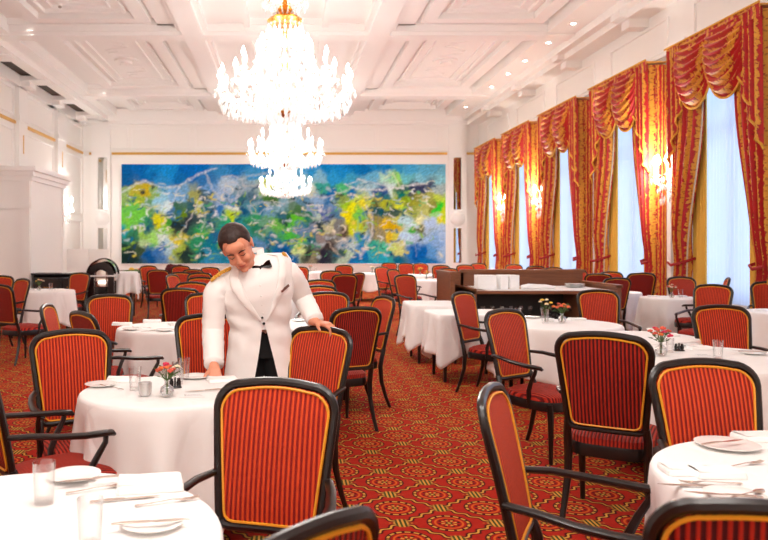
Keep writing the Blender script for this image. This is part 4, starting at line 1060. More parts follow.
# bottom right table
w5 = 'on the bottom right table'
putp('bigplate', 727, 447, 'white plate with a knife at the back ' + w5, z=TT)
putp('knife', 722, 443, 'knife on the rear plate ' + w5, -1.2, z=TT+.02)
putp('napkin', 757, 439, 'folded napkin behind the plate ' + w5, .1)
putp('napkin', 686, 472, 'folded napkin at the left ' + w5, -.1, sc=.95)
putp('napkin', 716, 475, 'second folded napkin, right of the left one ' + w5, -.05, sc=.95)
putp('fork', 712, 484, 'fork in front of the napkins ' + w5, 1.5)
putp('knife', 694, 487, 'knife in front of the napkins ' + w5, 1.42)
putp('fork', 742, 466, 'fork right of the napkins ' + w5, -1.2)
putp('plate', 735, 499, 'white side plate at the front ' + w5)
putp('spoon', 748, 495, 'spoon on the front plate ' + w5, -1.1, z=TT+.017)
putp('knife', 724, 496, 'small knife on the front plate ' + w5, 1.3, z=TT+.017)
# round table behind left, and others
w6 = 'on the round table behind the left armchairs'
for i, (px, py, nm) in enumerate(((122, 325, 'leftmost'), (152, 322, 'middle'), (178, 325, 'rightmost'))): putp('napkin', px, py, nm + ' folded napkin ' + w6, .2*i, sc=1.1)
putp('plate', 132, 330, 'left white plate ' + w6); putp('plate', 165, 331, 'right white plate ' + w6)
for i, (px, py) in enumerate(((142, 328), (150, 331), (180, 331))): putp(('fork', 'knife', 'spoon')[i], px, py, ('fork', 'knife', 'spoon')[i] + ' ' + w6, 1.3+i)
putp('plate', 300, 321, 'white plate on the table right behind the waiter'); putp('napkin', 308, 318, 'folded napkin on the table right behind the waiter')
def dress(tb, who, cols, seed, fl=True, nap=2):
    x, y, r = tb[:3]
    if fl: vase(x-.05, y-.1, 'on the table ' + who); flowers(x-.05, y-.1, 'small %s posy on the table %s' % (cols[0].replace('yellowp', 'yellow'), who), cols, 1.15, seed, leaves=12)
    for q in range(nap): put('napkin', x + (-.5 if q == 0 else .45)*r, y + .1, ('left' if q == 0 else 'right') + ' folded napkin on the table ' + who, q*.4)
    put('tumbler', x+.12, y-.02, 'water glass on the table ' + who)
dress(TB[5], 'in front of the black sideboard', ['coral', 'yellowp', 'cream'], 21)
dress(TB[10], 'beside the orange chair under the sconce', ['coral', 'cream'], 22)
dress(TB[11], 'behind the window-side flower table', ['cream', 'coral'], 23)
dress(TB[12], 'cut by the right edge near the window', ['coral'], 24, False, 2)
dress(TB[13], 'left of the pair of orange chairs', ['cream'], 25)
dress(TB[14], 'between the orange pair and the station', ['yellowp', 'coral'], 26)
dress(TB[15], 'under the right half of the mural', ['yellowp'], 27)
dress(TB[19], 'right of the waiter under the mural', ['cream', 'coral'], 28)
dress(TB[20], 'on the far window side behind the station', ['coral'], 29, False)
dress(TB[22], 'window side over the station\'s right half', ['coral'], 30, False)
# ------------------------------------------------------------------ wooden service station
st = empty('service_station', (0, 0, 0), 0, 'brown wooden waiter station with white-topped counter in the middle of the right side', 'service station')
SX0, SX1 = 2.28, 4.45
MB().box(2.62, SX1, 11.2, 11.26, .0, 1.13).box(2.62, SX1+.02, 11.16, 11.3, 1.1, 1.15).obj('back_panel', M['wood'], st, smooth=False)
MB().box(SX0, SX0+.06, 10.35, 11.3, 0, 1.12).box(SX0-.01, SX0+.09, 10.33, 11.32, 1.1, 1.14).box(SX0, 2.66, 11.2, 11.26, 0, 1.12).obj('left_end_panel', M['wood'], st, smooth=False)
MB().box(SX1-.02, SX1+.04, 10.0, 11.3, 0, .96).box(SX1-.04, SX1+.06, 10.0, 11.3, .94, .98).obj('right_end_panel', M['wood'], st, smooth=False)
MB().box(2.5, 2.54, 9.95, 11.2, .0, .93).box(2.5, SX1-.02, 9.95, 11.2, .86, .9).box(3.9, 3.94, 9.96, 11.2, .1, .86).box(2.52, SX1-.02, 9.94, 9.98, .06, .14).box(2.5, SX1-.02, 9.97, 11.2, .0, .08).obj('counter', M['wood'], st, smooth=False)
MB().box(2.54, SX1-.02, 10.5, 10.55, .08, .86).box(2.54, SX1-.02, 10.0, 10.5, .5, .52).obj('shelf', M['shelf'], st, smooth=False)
MB().box(2.7, SX1-.1, 10.0, 11.1, .9, .908).obj('counter_linen', M['cloth'], st, smooth=False)
MB().box(3.0, 3.7, 10.3, 10.8, .909, .925).obj('inset_tray', simple('warm_wood_tray', (205, 165, 130), .4), st, smooth=False)
wn = 'on the service station counter'
def solid(name, mb, mt, label, cat, loc, rz=0, group=None, smooth='auto'):
    o = mb.obj(name, M[mt], smooth=smooth); o.location = loc; o.rotation_euler = (0, 0, rz); return tag(o, label, cat, group)
for i, (x, w, lb_) in enumerate(((2.76, .26, 'wide block of folded white napkins at the left end '), (3.0, .11, 'narrow upright stack of napkins next to the wide block '), (3.14, .14, 'right upright stack of napkins '))):
    b = MB()
    for k in range(10): b.rbox(-w/2, w/2, -.1, .1, k*.019, k*.019+.0185, .005)
    solid('napkin_stack', b, 'napkin', lb_ + wn, 'napkin stack', (x, 10.35+.02*i, .909), .05*i, 'stacks of napkins')
solid('serving_cloth', MB().tube([(-.2, 0, .035), (-.1, .02, .045), (0, 0, .04), (.12, -.02, .04), (.25, 0, .03)], [.03, .04, .038, .035, .02], 10, ry=.9), 'napkin', 'rolled white serving cloth right of the napkin stacks ' + wn, 'cloth', (3.42, 10.2, .905))
for k in range(4): solid('plate', plate_mb(.14), 'china', 'large white plate in the stack at the right end ' + wn, 'plate', (4.1, 10.6, .909+k*.014), 0, 'stacked plates on the station')
rn = random.Random(5)
for k in range(9):
    x = 2.68 + k*.13 + (.18 if k > 7 else 0)
    solid('wine_glass', MB().lathe([(.03, 0), (.03, .003), (.004, .008), (.004, .07), (.02, .085), (.033, .115), (.03, .16), (.028, .16), (.03, .115), (.002, .088)], 16), 'glass', 'wine glass on the dark shelf inside the service station', 'glass', (x, 10.15+rn.uniform(-.05, .05), .521), 0, 'glasses on the station shelf')
# ------------------------------------------------------------------ sideboard, carving trolley and screens at far left
sb = empty('sideboard', (-4.78, 16.2, 0), .0, 'long black lacquered sideboard behind the flower table at far left', 'sideboard')
MB().rbox(-.62, .45, -.25, .25, .12, .88, .02).obj('cabinet', M['black'], sb); MB().rbox(-.66, .49, -.29, .29, .88, .92, .01).obj('top', M['black'], sb)
MB().box(-.55, -.02, -.262, -.25, .42, .8).box(.02, .4, -.262, -.25, .42, .8).obj('door', M['frame'], sb, smooth=False)
for x in (-.3, .2): MB().tube([(x-.1, -.27, .62), (x+.1, -.27, .62)], .008, 6).obj('handle', M['brass'], sb)
for sx in (-.56, .39):
    for sy in (-.2, .2): MB().tube([(sx, sy, .12), (sx, sy, 0)], .03, 6).obj('leg', M['black'], sb)
sb2 = empty('low_cabinet', (-4.12, 16.3, 0), 0, 'lower black cabinet with dark objects between the sideboard and the silver trolley', 'cabinet')
MB().rbox(-.2, .28, -.25, .25, .0, .9, .03).obj('body', M['black'], sb2); MB().lathe([(.05, .9), (.09, .93), (.06, .97), (.02, .98)], 14, (0, 0, 0)).obj('bowl', M['black'], sb2)
tr = empty('carving_trolley', (-3.66, 14.9, 0), .15, 'silver domed carving trolley with black arched front, left of the mural', 'trolley')
def arch(y0, y1, R, r0, zc, mt, nm, full=True):
    b = MB(); vs = []; n = 24
    for yy in (y0, y1):
        for R_ in (R, r0):
            for i in range(n+1):
                a = PI*i/n; vs.append((R_*math.cos(a), yy, zc + R_*math.sin(a)*1.05))
    m = n+1; fs = []
    for i in range(n):
        fs += [(i, i+1, m+i+1, m+i), (2*m+i+1, 2*m+i, 3*m+i, 3*m+i+1), (i+1, i, 2*m+i, 2*m+i+1), (m+i, m+i+1, 3*m+i+1, 3*m+i)]
    fs += [(0, m, 3*m, 2*m), (m+n, n, 2*m+n, 3*m+n)]
    b.add(vs, fs); return b
arch(-.33, -.28, .25, .13, .92, None, '').box(-.25, -.13, -.33, -.28, .15, .93).box(.13, .25, -.33, -.28, .15, .93).obj('front_arch', M['black'], tr)
dm = MB(); n = 20
dm.grid(lambda u, v: (.29*math.cos(PI*u), -.27 + v*.6, .93 + .31*math.sin(PI*u)), 24, 4); dm.obj('dome_lid', M['chrome'], tr)
MB().add([(.29*math.cos(PI*i/24), .33, .93+.31*math.sin(PI*i/24)) for i in range(25)], [tuple(range(25))]).obj('lid_end', M['chrome'], tr)
arch(.3, .35, .31, .285, .93, None, '').obj('rear_rim', M['black'], tr)
MB().rbox(-.27, .27, -.28, .33, .82, .92, .02).obj('basin', M['chrome'], tr)
MB().box(-.3, .3, -.4, -.34, .905, .93).obj('carving_ledge', M['china'], tr, smooth=False)
MB().rbox(-.12, .12, -.3, -.28, .7, 1.12, .03).obj('inner_plate', M['chrome'], tr)
MB().rbox(-.25, .25, -.26, .3, .2, .26, .01).rbox(-.25, .25, -.26, .3, .5, .55, .01).obj('shelf', M['chrome'], tr)
for sx in (-.23, .23):
    for sy in (-.24, .27):
        MB().tube([(sx, sy, .85), (sx, sy, .12)], .02, 8).obj('post', M['black'], tr)
        MB().lathe([(.06, -.015), (.07, 0), (.06, .015)], 16, tf=Matrix.Translation((sx, sy, .07)) @ Matrix.Rotation(PI/2, 4, 'Y')).obj('wheel', M['black'], tr)
c = cloth_obj(cloth_mesh(.2, .5, 5, True, top=.95, hy=.2), (-3.42, 16.1, 0), .4); tag(c, 'white cloth hanging over a small stand right of the silver trolley', 'tablecloth', 'white tablecloths')
stand = empty('side_stand', (-3.42, 16.1, 0), .4, 'dark four-legged stand under the hanging cloth right of the silver trolley', 'stand')
MB().box(-.15, .15, -.15, .15, .9, .94).obj('top', M['frame'], stand, smooth=False)
for sx in (-.12, .12):
    for sy in (-.12, .12): MB().tube([(sx, sy, .9), (sx, sy, 0)], .022, 4).obj('leg', M['frame'], stand)
for i, (x0, x1, lb_) in enumerate(((67, 88.5, 'left panel of the low white screen in front of the back wall'), (89, 109.5, 'right panel of the low white screen in front of the back wall'))):
    X0, X1 = at(x0, 21.5), at(x1, 21.5); s_ = empty('screen_panel', ((X0+X1)/2, 21.5, 0), 0, lb_, 'screen', 'white screens'); w = (X1-X0)/2
    MB().rbox(-w, w, -.03, .03, .03, 1.41, .01).obj('board', M['trim'], s_); MB().box(-w+.05, w-.05, -.18, .18, 0, .03).obj('foot', M['trim'], s_, smooth=False)
# radiator-like stone balusters seen between the cloths below the mural
b = empty('stone_planter', (-5.15, 24.3, 0), 0, 'grey stone balustrade piece against the wall below the mural\'s left end', 'balustrade')
MB().box(-.45, .45, -.12, .12, .0, .1).box(-.45, .45, -.12, .12, .62, .72).obj('rail', M['greyd'], b, smooth=False)
for k in range(5): MB().lathe([(.03, .1), (.06, .2), (.03, .38), (.055, .5), (.03, .62)], 12, (-.36+k*.18, 0, 0)).obj('baluster', M['greyd'], b)
# flower display and bundle on the far tables
def mound(label, X, Y, z, w, cols, seed):
    r = empty('flower_display', (X, Y, z), 0, label, 'flowers'); rn = random.Random(seed)
    tag(MB().ball((0, 0, .05), (w, .12, .06), 14, 8).obj('greenery', M['leaf'], r), kind='stuff')
    for k in range(16):
        a = rn.uniform(-w, w); q = MB(); p = Vector((a, rn.uniform(-.1, .06), .09 + rn.uniform(0, .05) - abs(a)*.08)); R = rn.uniform(.04, .06)
        for j in range(5): q.ball(p + Vector((R*.6*math.cos(j*1.26), R*.6*math.sin(j*1.26), 0)), R*.55, 6, 5)
        q.ball(p+Vector((0, 0, R*.35)), R*.55, 6, 5); q.obj('bloom', M[cols[int((a+w)/(2*w)*len(cols)*.999)]], r)
mound('low colourful flower display of yellow, pink and orange blooms below the mural\'s left end', -4.0, 20.5, TT, .5, ['pink', 'yellowp', 'yellowp', 'cream', 'coral', 'maroon', 'yellowp', 'orange'], 3)
b = MB(); b.ball((0, 0, .12), (.26, .16, .13), 18, 10).ball((-.1, -.02, .2), (.12, .1, .07), 14, 8).ball((.13, 0, .16), (.12, .12, .1), 14, 8)
solid('leather_bag', b, 'maroon', 'rounded maroon bag on the far table below the mural', 'bag', (at(174, 19.9), 20.0, TT))
solid('cushion', MB().ball((0, 0, .07), (.2, .14, .08), 18, 10), 'pinkc', 'pink cushion on the far table left of the waiter\'s head', 'cushion', (at(211, 20.1), 20.2, TT))
solid('linen_pile', MB().rbox(-.14, .14, -.1, .1, 0, .16, .03), 'napkin', 'pile of white linen beside the pink cushion', 'linen', (at(202, 19.8), 19.85, TT), .1)

# ------------------------------------------------------------------ waiter
def Wp(px, py, Y): return Vector((at(px, Y), Y, EYE - (py-HY)*Y/F))
wt = empty('person', (-.08, 4.62, 0), 0, 'person in white waiter jacket and black bow tie, leaning over a laid table', 'person')
WO = Vector((-.08, 4.62, 0)); Wl = lambda p: Vector(p) - WO
def cap(b, p, q, r1, r2, n=12, k=5):       # tapered capsule
    p, q = Vector(p), Vector(q); d = (q-p).normalized(); pts, rs = [], []
    for i in range(k): a = PI/2*(i/k); pts.append(p - d*r1*math.cos(a)); rs.append(max(.0008, r1*math.sin(a)))
    for i in range(3): t = i/2; pts.append(p.lerp(q, t)); rs.append(r1+(r2-r1)*t)
    for i in range(k-1, -1, -1): a = PI/2*(i/k); pts.append(q + d*r2*math.cos(a)); rs.append(max(.0008, r2*math.sin(a)))
    return b.tube(pts, rs, n)
# head frame
HC = Wp(237.5, 247.5, 4.33)
HM = Matrix.Translation(Wl(HC)) @ Matrix.Rotation(math.radians(-7), 4, 'Z') @ Matrix.Rotation(math.radians(-19), 4, 'Y') @ Matrix.Rotation(math.radians(36), 4, 'X') @ Matrix.Scale(1.09, 4)
def hp(x, y, z): return HM @ Vector((x, y, z))
R3 = HM.to_3x3().to_4x4()
neck0 = Wl(Wp(251, 266, 4.52)); neck1 = hp(.0, .045, -.055)
Ls, Le, Lw = Wl(Wp(216, 290, 4.42)), Wl(Wp(213, 332, 4.46)), Wl(Wp(214, 365, 4.26))
Rs, Re, Rw = Wl(Wp(288, 271, 4.54)), Wl(Wp(303, 298, 4.69)), Wl(Wp(316, 322, 4.49))
pelvis = Wl(Vector((-.14, 4.64, .93)))
body = MB()
E = lambda c, r, s=16, g=12: body.ball(hp(*c), r, s, g, R3)
E((0, .012, .035), (.079, .094, .088)); E((0, -.025, -.02), (.066, .066, .085)); E((0, -.045, -.075), (.043, .042, .034)); E((0, -.075, -.097), (.022, .018, .016))
E((0, .03, -.03), (.068, .075, .08)); E((0, -.078, .05), (.052, .02, .03)); E((.033, -.074, -.03), (.026, .018, .024)); E((-.033, -.074, -.03), (.026, .018, .024))
E((0, -.084, .026), (.045, .012, .008)); E((0, -.062, -.062), (.034, .032, .028))
cap(body, hp(0, -.088, .02), hp(0, -.11, -.024), .0095, .0125); E((0, -.107, -.026), (.017, .012, .0105)); E((.0, -.087, -.052), (.022, .012, .008)); E((0, -.085, -.064), (.018, .011, .007))
for s in (-1, 1):
    E((s*.031, -.082, .01), (.0155, .012, .0095)); E((s*.079, .012, -.008), (.008, .017, .03)); E((s*.083, .02, .008), (.006, .012, .016))
cap(body, neck1, neck0, .054, .062, 16); cap(body, hp(0, -.02, -.08), neck0 + Vector((.0, -.05, 0)), .03, .05)
sp = [neck0, Wl(Vector((-.17, 4.56, 1.22))), Wl(Vector((-.15, 4.62, 1.02))), pelvis]
cap(body, sp[0]+Vector((0, .02, -.05)), sp[1], .07, .11, 16); cap(body, sp[1], sp[2], .12, .11, 16); cap(body, sp[2], sp[3], .11, .12, 16)
cap(body, sp[0]+Vector((0, .02, -.04)), Ls, .05, .05); cap(body, sp[0]+Vector((0, .02, -.04)), Rs, .05, .05)
for a, b_, c_ in ((Ls, Le, Lw), (Rs, Re, Rw)): cap(body, a, b_, .05, .038); cap(body, b_, c_, .038, .025)
for s, fx in ((-1, -.2), (1, .02)):
    hip = pelvis + Vector((s*.085, 0, -.02)); kn = Wl(Vector((-.13+s*.11, 4.60, .5))); an = Wl(Vector((-.13+s*.12, 4.68, .1)))
    cap(body, hip, kn, .085, .055, 16); cap(body, kn, an, .055, .036)
def hand(wr, dirv, palmn, side, curl, spread=.35, s=1.0, thumb=(.5, .6)):
    """wr wrist, dirv towards the knuckles, palmn out of the back of the hand, side = sign of the thumb side"""
    d = Vector(dirv).normalized(); nn = Vector(palmn); nn = (nn - d*nn.dot(d)).normalized(); l = d.cross(nn)*side
    k = wr + d*.075*s
    for t in (-.028, -.01, .01, .027): cap(body, wr + l*t*.6*s, k + l*t*s + nn*.002, .0145*s, .0115*s, 8, 3)
    cap(body, wr - d*.03, wr + d*.012, .025*s, .023*s)
    for i, (t, L) in enumerate(((.03, .07), (.0105, .078), (-.0105, .073), (-.03, .058))):
        a0 = spread*(t/.03)*.28; p = k + l*t*s; ang = 0; dd = (d + l*a0).normalized()
        for seg, f in enumerate((.45, .32, .25)):
            ang += curl[seg]; v = (dd*math.cos(ang) - nn*math.sin(ang)); q = p + v*L*f*s
            cap(body, p, q, (.0092-.0008*seg)*s, (.0086-.0010*seg)*s, 8, 3); p = q
    p = wr + d*.02*s + l*.022*s; v = (d*thumb[0] + l*thumb[1] - nn*.25).normalized(); q = p + v*.04*s; cap(body, p, q, .014*s, .0105*s, 8, 3)
    v = (v + d*.5 - nn*.3).normalized(); q2 = q + v*.03*s; cap(body, q, q2, .0102*s, .0085*s, 8, 3)
# his right hand (left in the picture) presses its fingertips on the table
hand(Lw + Vector((0, -.005, -.005)), (.12, -.42, -.5), (.1, -.75, .6), 1, (.15, .25, .2), .5, 1.0, (.6, .7))
# his left hand lies over the chair back
hand(Rw + Vector((.0, -.005, .0)), (.8, -.42, -.16), (.05, -.1, 1), 1, (.35, .75, .45), .5, 1.05, (.5, .8))
bo = body.obj('body_remesh_source', M['skin'], smooth=True)
md = bo.modifiers.new('v', 'REMESH'); md.mode = 'VOXEL'; md.voxel_size = .0042
ms = bo.modifiers.new('s', 'SMOOTH'); ms.factor = .5; ms.iterations = 3
dg = bpy.context.evaluated_depsgraph_get(); me = bpy.data.meshes.new_from_object(bo.evaluated_get(dg)); 
bpy.data.objects.remove(bo, do_unlink=True)
me.polygons.foreach_set('use_smooth', [True]*len(me.polygons)); me.materials.clear(); me.materials.append(M['skin'])
o = bpy.data.objects.new('body', me); COL.objects.link(o); o.parent = wt
# hair: a cap that follows the skull with a receding hairline
hr = MB(); vs = []; NU_, NV_ = 48, 18
def hair_pt(a, p, lift):
    ca, sa = math.cos(a), math.sin(a)     # a=0 is the face side
    x = sa*math.sin(p); y = -ca*math.sin(p); z = math.cos(p)
    n = noise.noise(Vector((x*6, y*6, z*6)))*.003 + noise.noise(Vector((x*25, y*25, z*8)))*.0015
    return (x*(.079+lift+n), .012 + y*(.094+lift+n), .035 + z*(.088+lift+n*1.2))
def pmax(a):
    f = math.cos(a)
    base = 1.05 + .95*(.5-.5*f)
    a_ = abs(math.atan2(math.sin(a), math.cos(a)))
    if a_ < .5: base = 1.06 - .0*a_
    elif a_ < .85: base = .98 + (a_-.5)*.2
    elif a_ < 1.25: base = 1.05 + (a_-.85)*1.9
    else: base = 1.81 + (a_-1.25)*.22
    if 1.5 < a_ < 1.8: base -= .1
    return base
rows = []
for j in range(NV_+1):
    for i in range(NU_):
        a = 2*PI*i/NU_ - PI; t = j/NV_; p = max(.001, pmax(a)*t); lift = .013*(1 - .75*t**3)
        if t > .999: lift = -.002
        vs.append(HM @ Vector(hair_pt(a, p, lift)))
fs = [(j*NU_+i, j*NU_+(i+1) % NU_, (j+1)*NU_+(i+1) % NU_, (j+1)*NU_+i) for j in range(NV_) for i in range(NU_)]
hr.add(vs, fs); hr.obj('hair', M['hair'], wt, smooth=True)
for s in (-1, 1):
    MB().tube([hp(s*.013, -.1, .027), hp(s*.03, -.0995, .034), hp(s*.05, -.087, .027)], [.004, .0062, .003], 8, ry=.8).obj('eyebrow', M['hair'], wt, smooth=True)
    MB().tube([hp(s*.017, -.0925, .006), hp(s*.031, -.0955, .003), hp(s*.045, -.087, .007)], [.0012, .0026, .001], 6).obj('eyelashes', M['eyed'], wt, smooth=True)
MB().tube([hp(-.021, -.093, -.056), hp(0, -.1005, -.0555), hp(.021, -.093, -.056)], [.0015, .0035, .0015], 8, ry=.8).tube([hp(-.018, -.092, -.061), hp(0, -.0985, -.0635), hp(.018, -.092, -.061)], [.0015, .0036, .0015], 8, ry=.8).obj('lips', M['lips'], wt, smooth=True)
# garments: lofted rings around the torso
YAW = math.radians(12); FV = Vector((math.sin(YAW), -math.cos(YAW), 0)); RV = Vector((math.cos(YAW), math.sin(YAW), 0))
SEC = [  # t, centre (world), half width, half depth, roll slope
 (0.0, (-.150, 4.62, .705), .232, .165, .00), (.12, (-.152, 4.62, .80), .218, .158, .0), (.25, (-.155, 4.61, .90), .203, .150, .02), (.38, (-.160, 4.59, 1.0), .185, .138, .05),
 (.52, (-.165, 4.56, 1.10), .198, .138, .10), (.66, (-.172, 4.52, 1.19), .214, .138, .16), (.78, (-.178, 4.50, 1.285), .222, .130, .24), (.87, (-.182, 4.50, 1.36), .215, .112, .28),
 (.93, (-.184, 4.505, 1.412), .185, .088, .27), (.975, (-.192, 4.51, 1.436), .115, .076, .2), (1.0, (-.205, 4.515, 1.448), .066, .064, .15)]
def sec(t):
    for i in range(len(SEC)-1):
        a, b_ = SEC[i], SEC[i+1]
        if t <= b_[0] or i == len(SEC)-2:
            f = (t-a[0])/(b_[0]-a[0]); f = max(0, min(1, f)); return Vector(a[1]).lerp(Vector(b_[1]), f), a[2]+(b_[2]-a[2])*f, a[3]+(b_[3]-a[3])*f, a[4]+(b_[4]-a[4])*f
def tor(t, ang, off=0.0, wr=1.0):      # ang 0 = front, positive towards the picture's right
    c, hw, hd, rl = sec(t); hw += off; hd += off
    s, co = math.sin(ang), math.cos(ang); e = .85
    x = hw*abs(s)**e*(1 if s > 0 else -1); y = hd*abs(co)**e*(1 if co > 0 else -1)
    fold = .0045*math.sin(t*34 + 3*s + 2*co)*max(0, 1-abs(t-.42)*2.6) + .004*noise.noise(Vector((s*2.5, co*2.5, t*9)))
    p = c + RV*x + FV*(y + (fold*wr if co > 0 else 0)) + RV*(fold*wr*s); p.z += rl*x
    return Wl(p)
BT = .44                                # height of the closing button
def gap(t):
    if t > BT: return .035 + .60*((t-BT)/(1-BT))**.9
    return .02 + .24*((BT-t)/BT)**1.1
def jk(u, v):
    t = v; g = gap(t); lo = 0
    # front corners of the hem are cut away
    a = -PI + 2*PI*u; a = a + 0
    A = g + (2*PI-2*g)*u
    tt = t
    return tor(tt, A, .0)
j = MB().grid(lambda u, v: jk(u, v), 96, 56)
def sleeve(b, pts, rs, seed):
    P = []; Rr = []
    P4 = [Vector(p) for p in pts]; N_ = 30
    for i in range(N_+1):               # Catmull-Rom through shoulder, elbow and cuff
        f = i/N_*(len(P4)-1); k = min(int(f), len(P4)-2); t = f-k
        p0, p1, p2, p3 = P4[max(k-1, 0)], P4[k], P4[k+1], P4[min(k+2, len(P4)-1)]
        P.append(.5*((2*p1) + (p2-p0)*t + (2*p0-5*p1+4*p2-p3)*t*t + (3*p1-p0-3*p2+p3)*t**3))
        r = rs[k] + (rs[k+1]-rs[k])*t; Rr.append(r*(1 + .022*math.sin(i*1.7+seed) + .02*math.sin(i*2.6+seed)))
    b.tube(P, Rr, 20, caps=True); 
    return P, Rr
lsh = [Ls + Vector((.075, .03, .03)), Ls + Vector((.0, .01, -.005)), Ls.lerp(Le, .5) + Vector((-.004, .01, 0)), Le, Le.lerp(Lw, .5), Lw + (Lw-Le).normalized()*(-.005)]
rsh = [Rs + Vector((-.075, .02, .02)), Rs + Vector((.0, .01, -.01)), Rs.lerp(Re, .5) + Vector((.005, 0, .004)), Re, Re.lerp(Rw, .5), Rw + (Rw-Re).normalized()*(-.012)]
sleeve(j, lsh, [.05, .069, .069, .066, .062, .057], 1)
sleeve(j, rsh, [.05, .07, .069, .064, .059, .053], 4)
jo = j.obj('jacket', M['jacket'], wt, smooth=True)
# shirt front, collar, lapels
MB().grid(lambda u, v: tor(BT-.06 + v*(1-BT+.05), -.72*(v*.9+.1) + 1.44*(v*.9+.1)*u, -.006, .3), 30, 24).obj('shirt', M['shirt'], wt, smooth=True)
b = MB()
for t in (.52, .6, .68, .76): b.ball(tor(t, 0, -.001), .005, 8, 6)
b.obj('shirt_studs', M['china'], wt, smooth=True)
b = MB()
for k in range(5):
    s_ = k/4
for sgn in (-1, 1):
    pts = [neck0 + Vector((0, 0, 0))]
    def col(u, v, sgn=sgn):
        a = sgn*(.18 + u*2.9); t = .985; q = tor(1.0, a, .004 + .004*v); q.z += .032*(1-v) - .006*math.cos(a) ; q.y += .0
        return q
    b.grid(col, 16, 4)
b.obj('shirt_collar', M['shirt'], wt, smooth=True)
for sgn in (-1, 1):
    def lap(u, v, sgn=sgn):
        t = BT + .02 + v*(.985-BT-.02); w = .30*math.sin(min(1, v*1.25)*PI/2)*(1 - .35*max(0, v-.75)/.25) + .02
        g = gap(t); a = sgn*(g - .015 + u*w); return tor(t, a, .007 + .010*math.sin(PI*min(1, max(0, u*.9+.08)))**.5)
    lo = MB().grid(lap, 8, 40).obj('lapel', M['jacket'], wt, smooth=True)
    m_ = lo.modifiers.new('thickness', 'SOLIDIFY'); m_.thickness = .005
b = MB()
b.lathe([(.0085, 0), (.0085, .003), (.003, .005)], 12, tf=Matrix.Translation(tor(BT-.005, .0, .008)) @ FV.to_track_quat('Z', 'Y').to_matrix().to_4x4())
b.lathe([(.007, 0), (.007, .003), (.002, .004)], 12, tf=Matrix.Translation(tor(BT+.045, -.02, .004)) @ FV.to_track_quat('Z', 'Y').to_matrix().to_4x4())
b.obj('jacket_button', M['black'], wt)
# bow tie
bc = Wl(Wp(262.0, 266.5, 4.405)); bx = Vector((.93, -.05, .37)).normalized(); bz = Vector((-.36, -.2, .9)).normalized(); by = bx.cross(bz)
tie = MB()
for s in (-1, 1):
    def wing(u, v, s=s):
        w = .006 + .0165*math.sin(u*PI*.62)**1.1; return bc + bx*s*(.006 + u*.05) + bz*(w*(2*v-1)) + by*(-.006*math.cos((2*v-1)*PI/2))
    tie.grid(wing, 10, 8)
    tie.grid(lambda u, v: wing(u, v) + by*.01, 10, 8)
tie.ball(bc - by*.004, (.009, .009, .010), 10, 8)
tie.obj('bow_tie', M['black'], wt, smooth=True)
# epaulettes of gold braid, name badge
for sg in (-1, 1):
    b = MB(); e0 = tor(.925, sg*.95, .002); e1 = (Ls + Vector((-.025, -.035, .054)) if sg < 0 else Rs + Vector((.0, -.035, .058))); line = [e0.lerp(e1, i/28) + Vector((0, 0, .008*math.sin(PI*i/28))) for i in range(29)]
    for q in range(2):
        b.tube([line[i] + Vector((0, -.008*math.cos(i*.9+q*PI), .004*math.sin(i*.9+q*PI) + .004)) for i in range(29)], .009, 6)
    b.obj('epaulette', M['braid'], wt, smooth=True)
bd = tor(.70, .62, .012); 
q = tor(.70, .62, 0); e1 = (tor(.715, .78, .0) - tor(.685, .46, .0)).normalized()
b = MB(); nrm = e1.cross(Vector((0, 0, 1))).normalized(); upv = nrm.cross(e1)*-1
vs = []
for dz in (-.007, .007):
    for dx in (-.034, .034):
        for dn in (0, .006): vs.append(bd + e1*dx + upv*dz + nrm*(dn-.004))
b.add(vs, [(0,1,3,2),(4,6,7,5),(0,4,5,1),(2,3,7,6),(0,2,6,4),(1,5,7,3)]).obj('name_badge', M['badge'], wt, smooth=False)
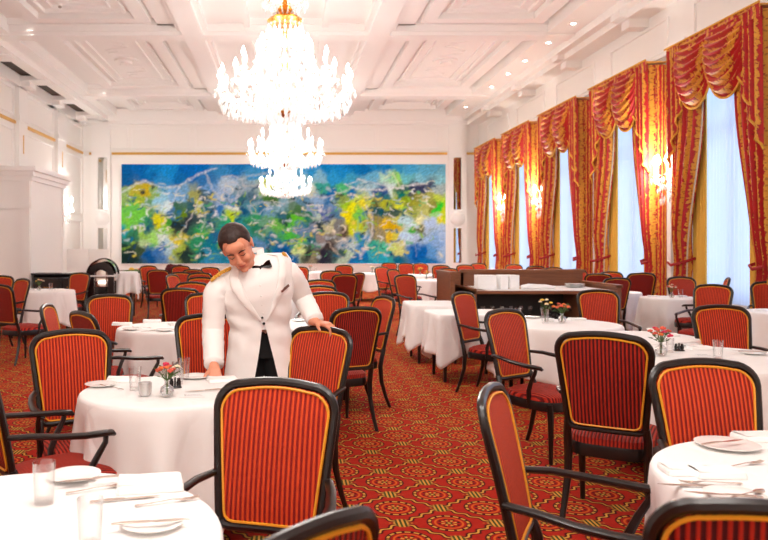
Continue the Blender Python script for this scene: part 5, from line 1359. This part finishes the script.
# trousers and shoes
tz = MB()
def waist(v, a): return Wl(Vector((-.15, 4.63, .98 - v*.16))) + RV*(.165*math.sin(a)) + FV*(.115*math.cos(a))
tz.grid(lambda u, v: waist(v, 2*PI*u), 32, 4)
for s in (-1, 1):
    hip = pelvis + Vector((s*.08, 0, -.02)); kn = Wl(Vector((-.13+s*.11, 4.60, .5))); an = Wl(Vector((-.13+s*.12, 4.68, .06)))
    tz.tube([hip + Vector((0, 0, .03)), hip.lerp(kn, .3), kn, kn.lerp(an, .5), an], [.105, .102, .078, .07, .068], 20)
    sh = MB().ball(an + Vector((0, -.07, -.02)), (.045, .14, .045), 16, 10).ball(an + Vector((0, .03, -.0)), (.04, .06, .05), 12, 8)
    sh.v = [(x, y, max(z, .0)) for x, y, z in sh.v]
    sh.obj('shoe', M['shoe'], wt, smooth=True)
tz.obj('trousers', M['blackcloth'], wt, smooth=True)

# ------------------------------------------------------------------ camera, sky
cam = bpy.data.cameras.new('camera'); co = bpy.data.objects.new('camera', cam); COL.objects.link(co); S.camera = co
co.location = (0, 0, EYE); co.rotation_euler = (PI/2, 0, 0)
cam.sensor_width = 36; cam.lens = 36*F/768; cam.shift_x = (384-HX)/768; cam.shift_y = -(270-HY)/768; cam.clip_start = .05
cam.dof.use_dof = True; cam.dof.focus_distance = 4.2; cam.dof.aperture_fstop = 4.5
w = bpy.data.worlds.new('sky'); S.world = w; w.use_nodes = True
bg = w.node_tree.nodes['Background']; bg.inputs[0].default_value = (.55, .72, 1.0, 1); bg.inputs[1].default_value = SKY
S.view_settings.view_transform = 'Standard'; S.view_settings.look = 'None'; S.view_settings.gamma = 1; S.view_settings.use_curve_mapping = False
S.view_settings.exposure = EXPO
S.cycles.max_bounces = 7; S.cycles.diffuse_bounces = 5; S.cycles.glossy_bounces = 3; S.cycles.transparent_max_bounces = 16; S.cycles.transmission_bounces = 4
S.cycles.caustics_reflective = False; S.cycles.caustics_refractive = False; S.cycles.sample_clamp_indirect = 6
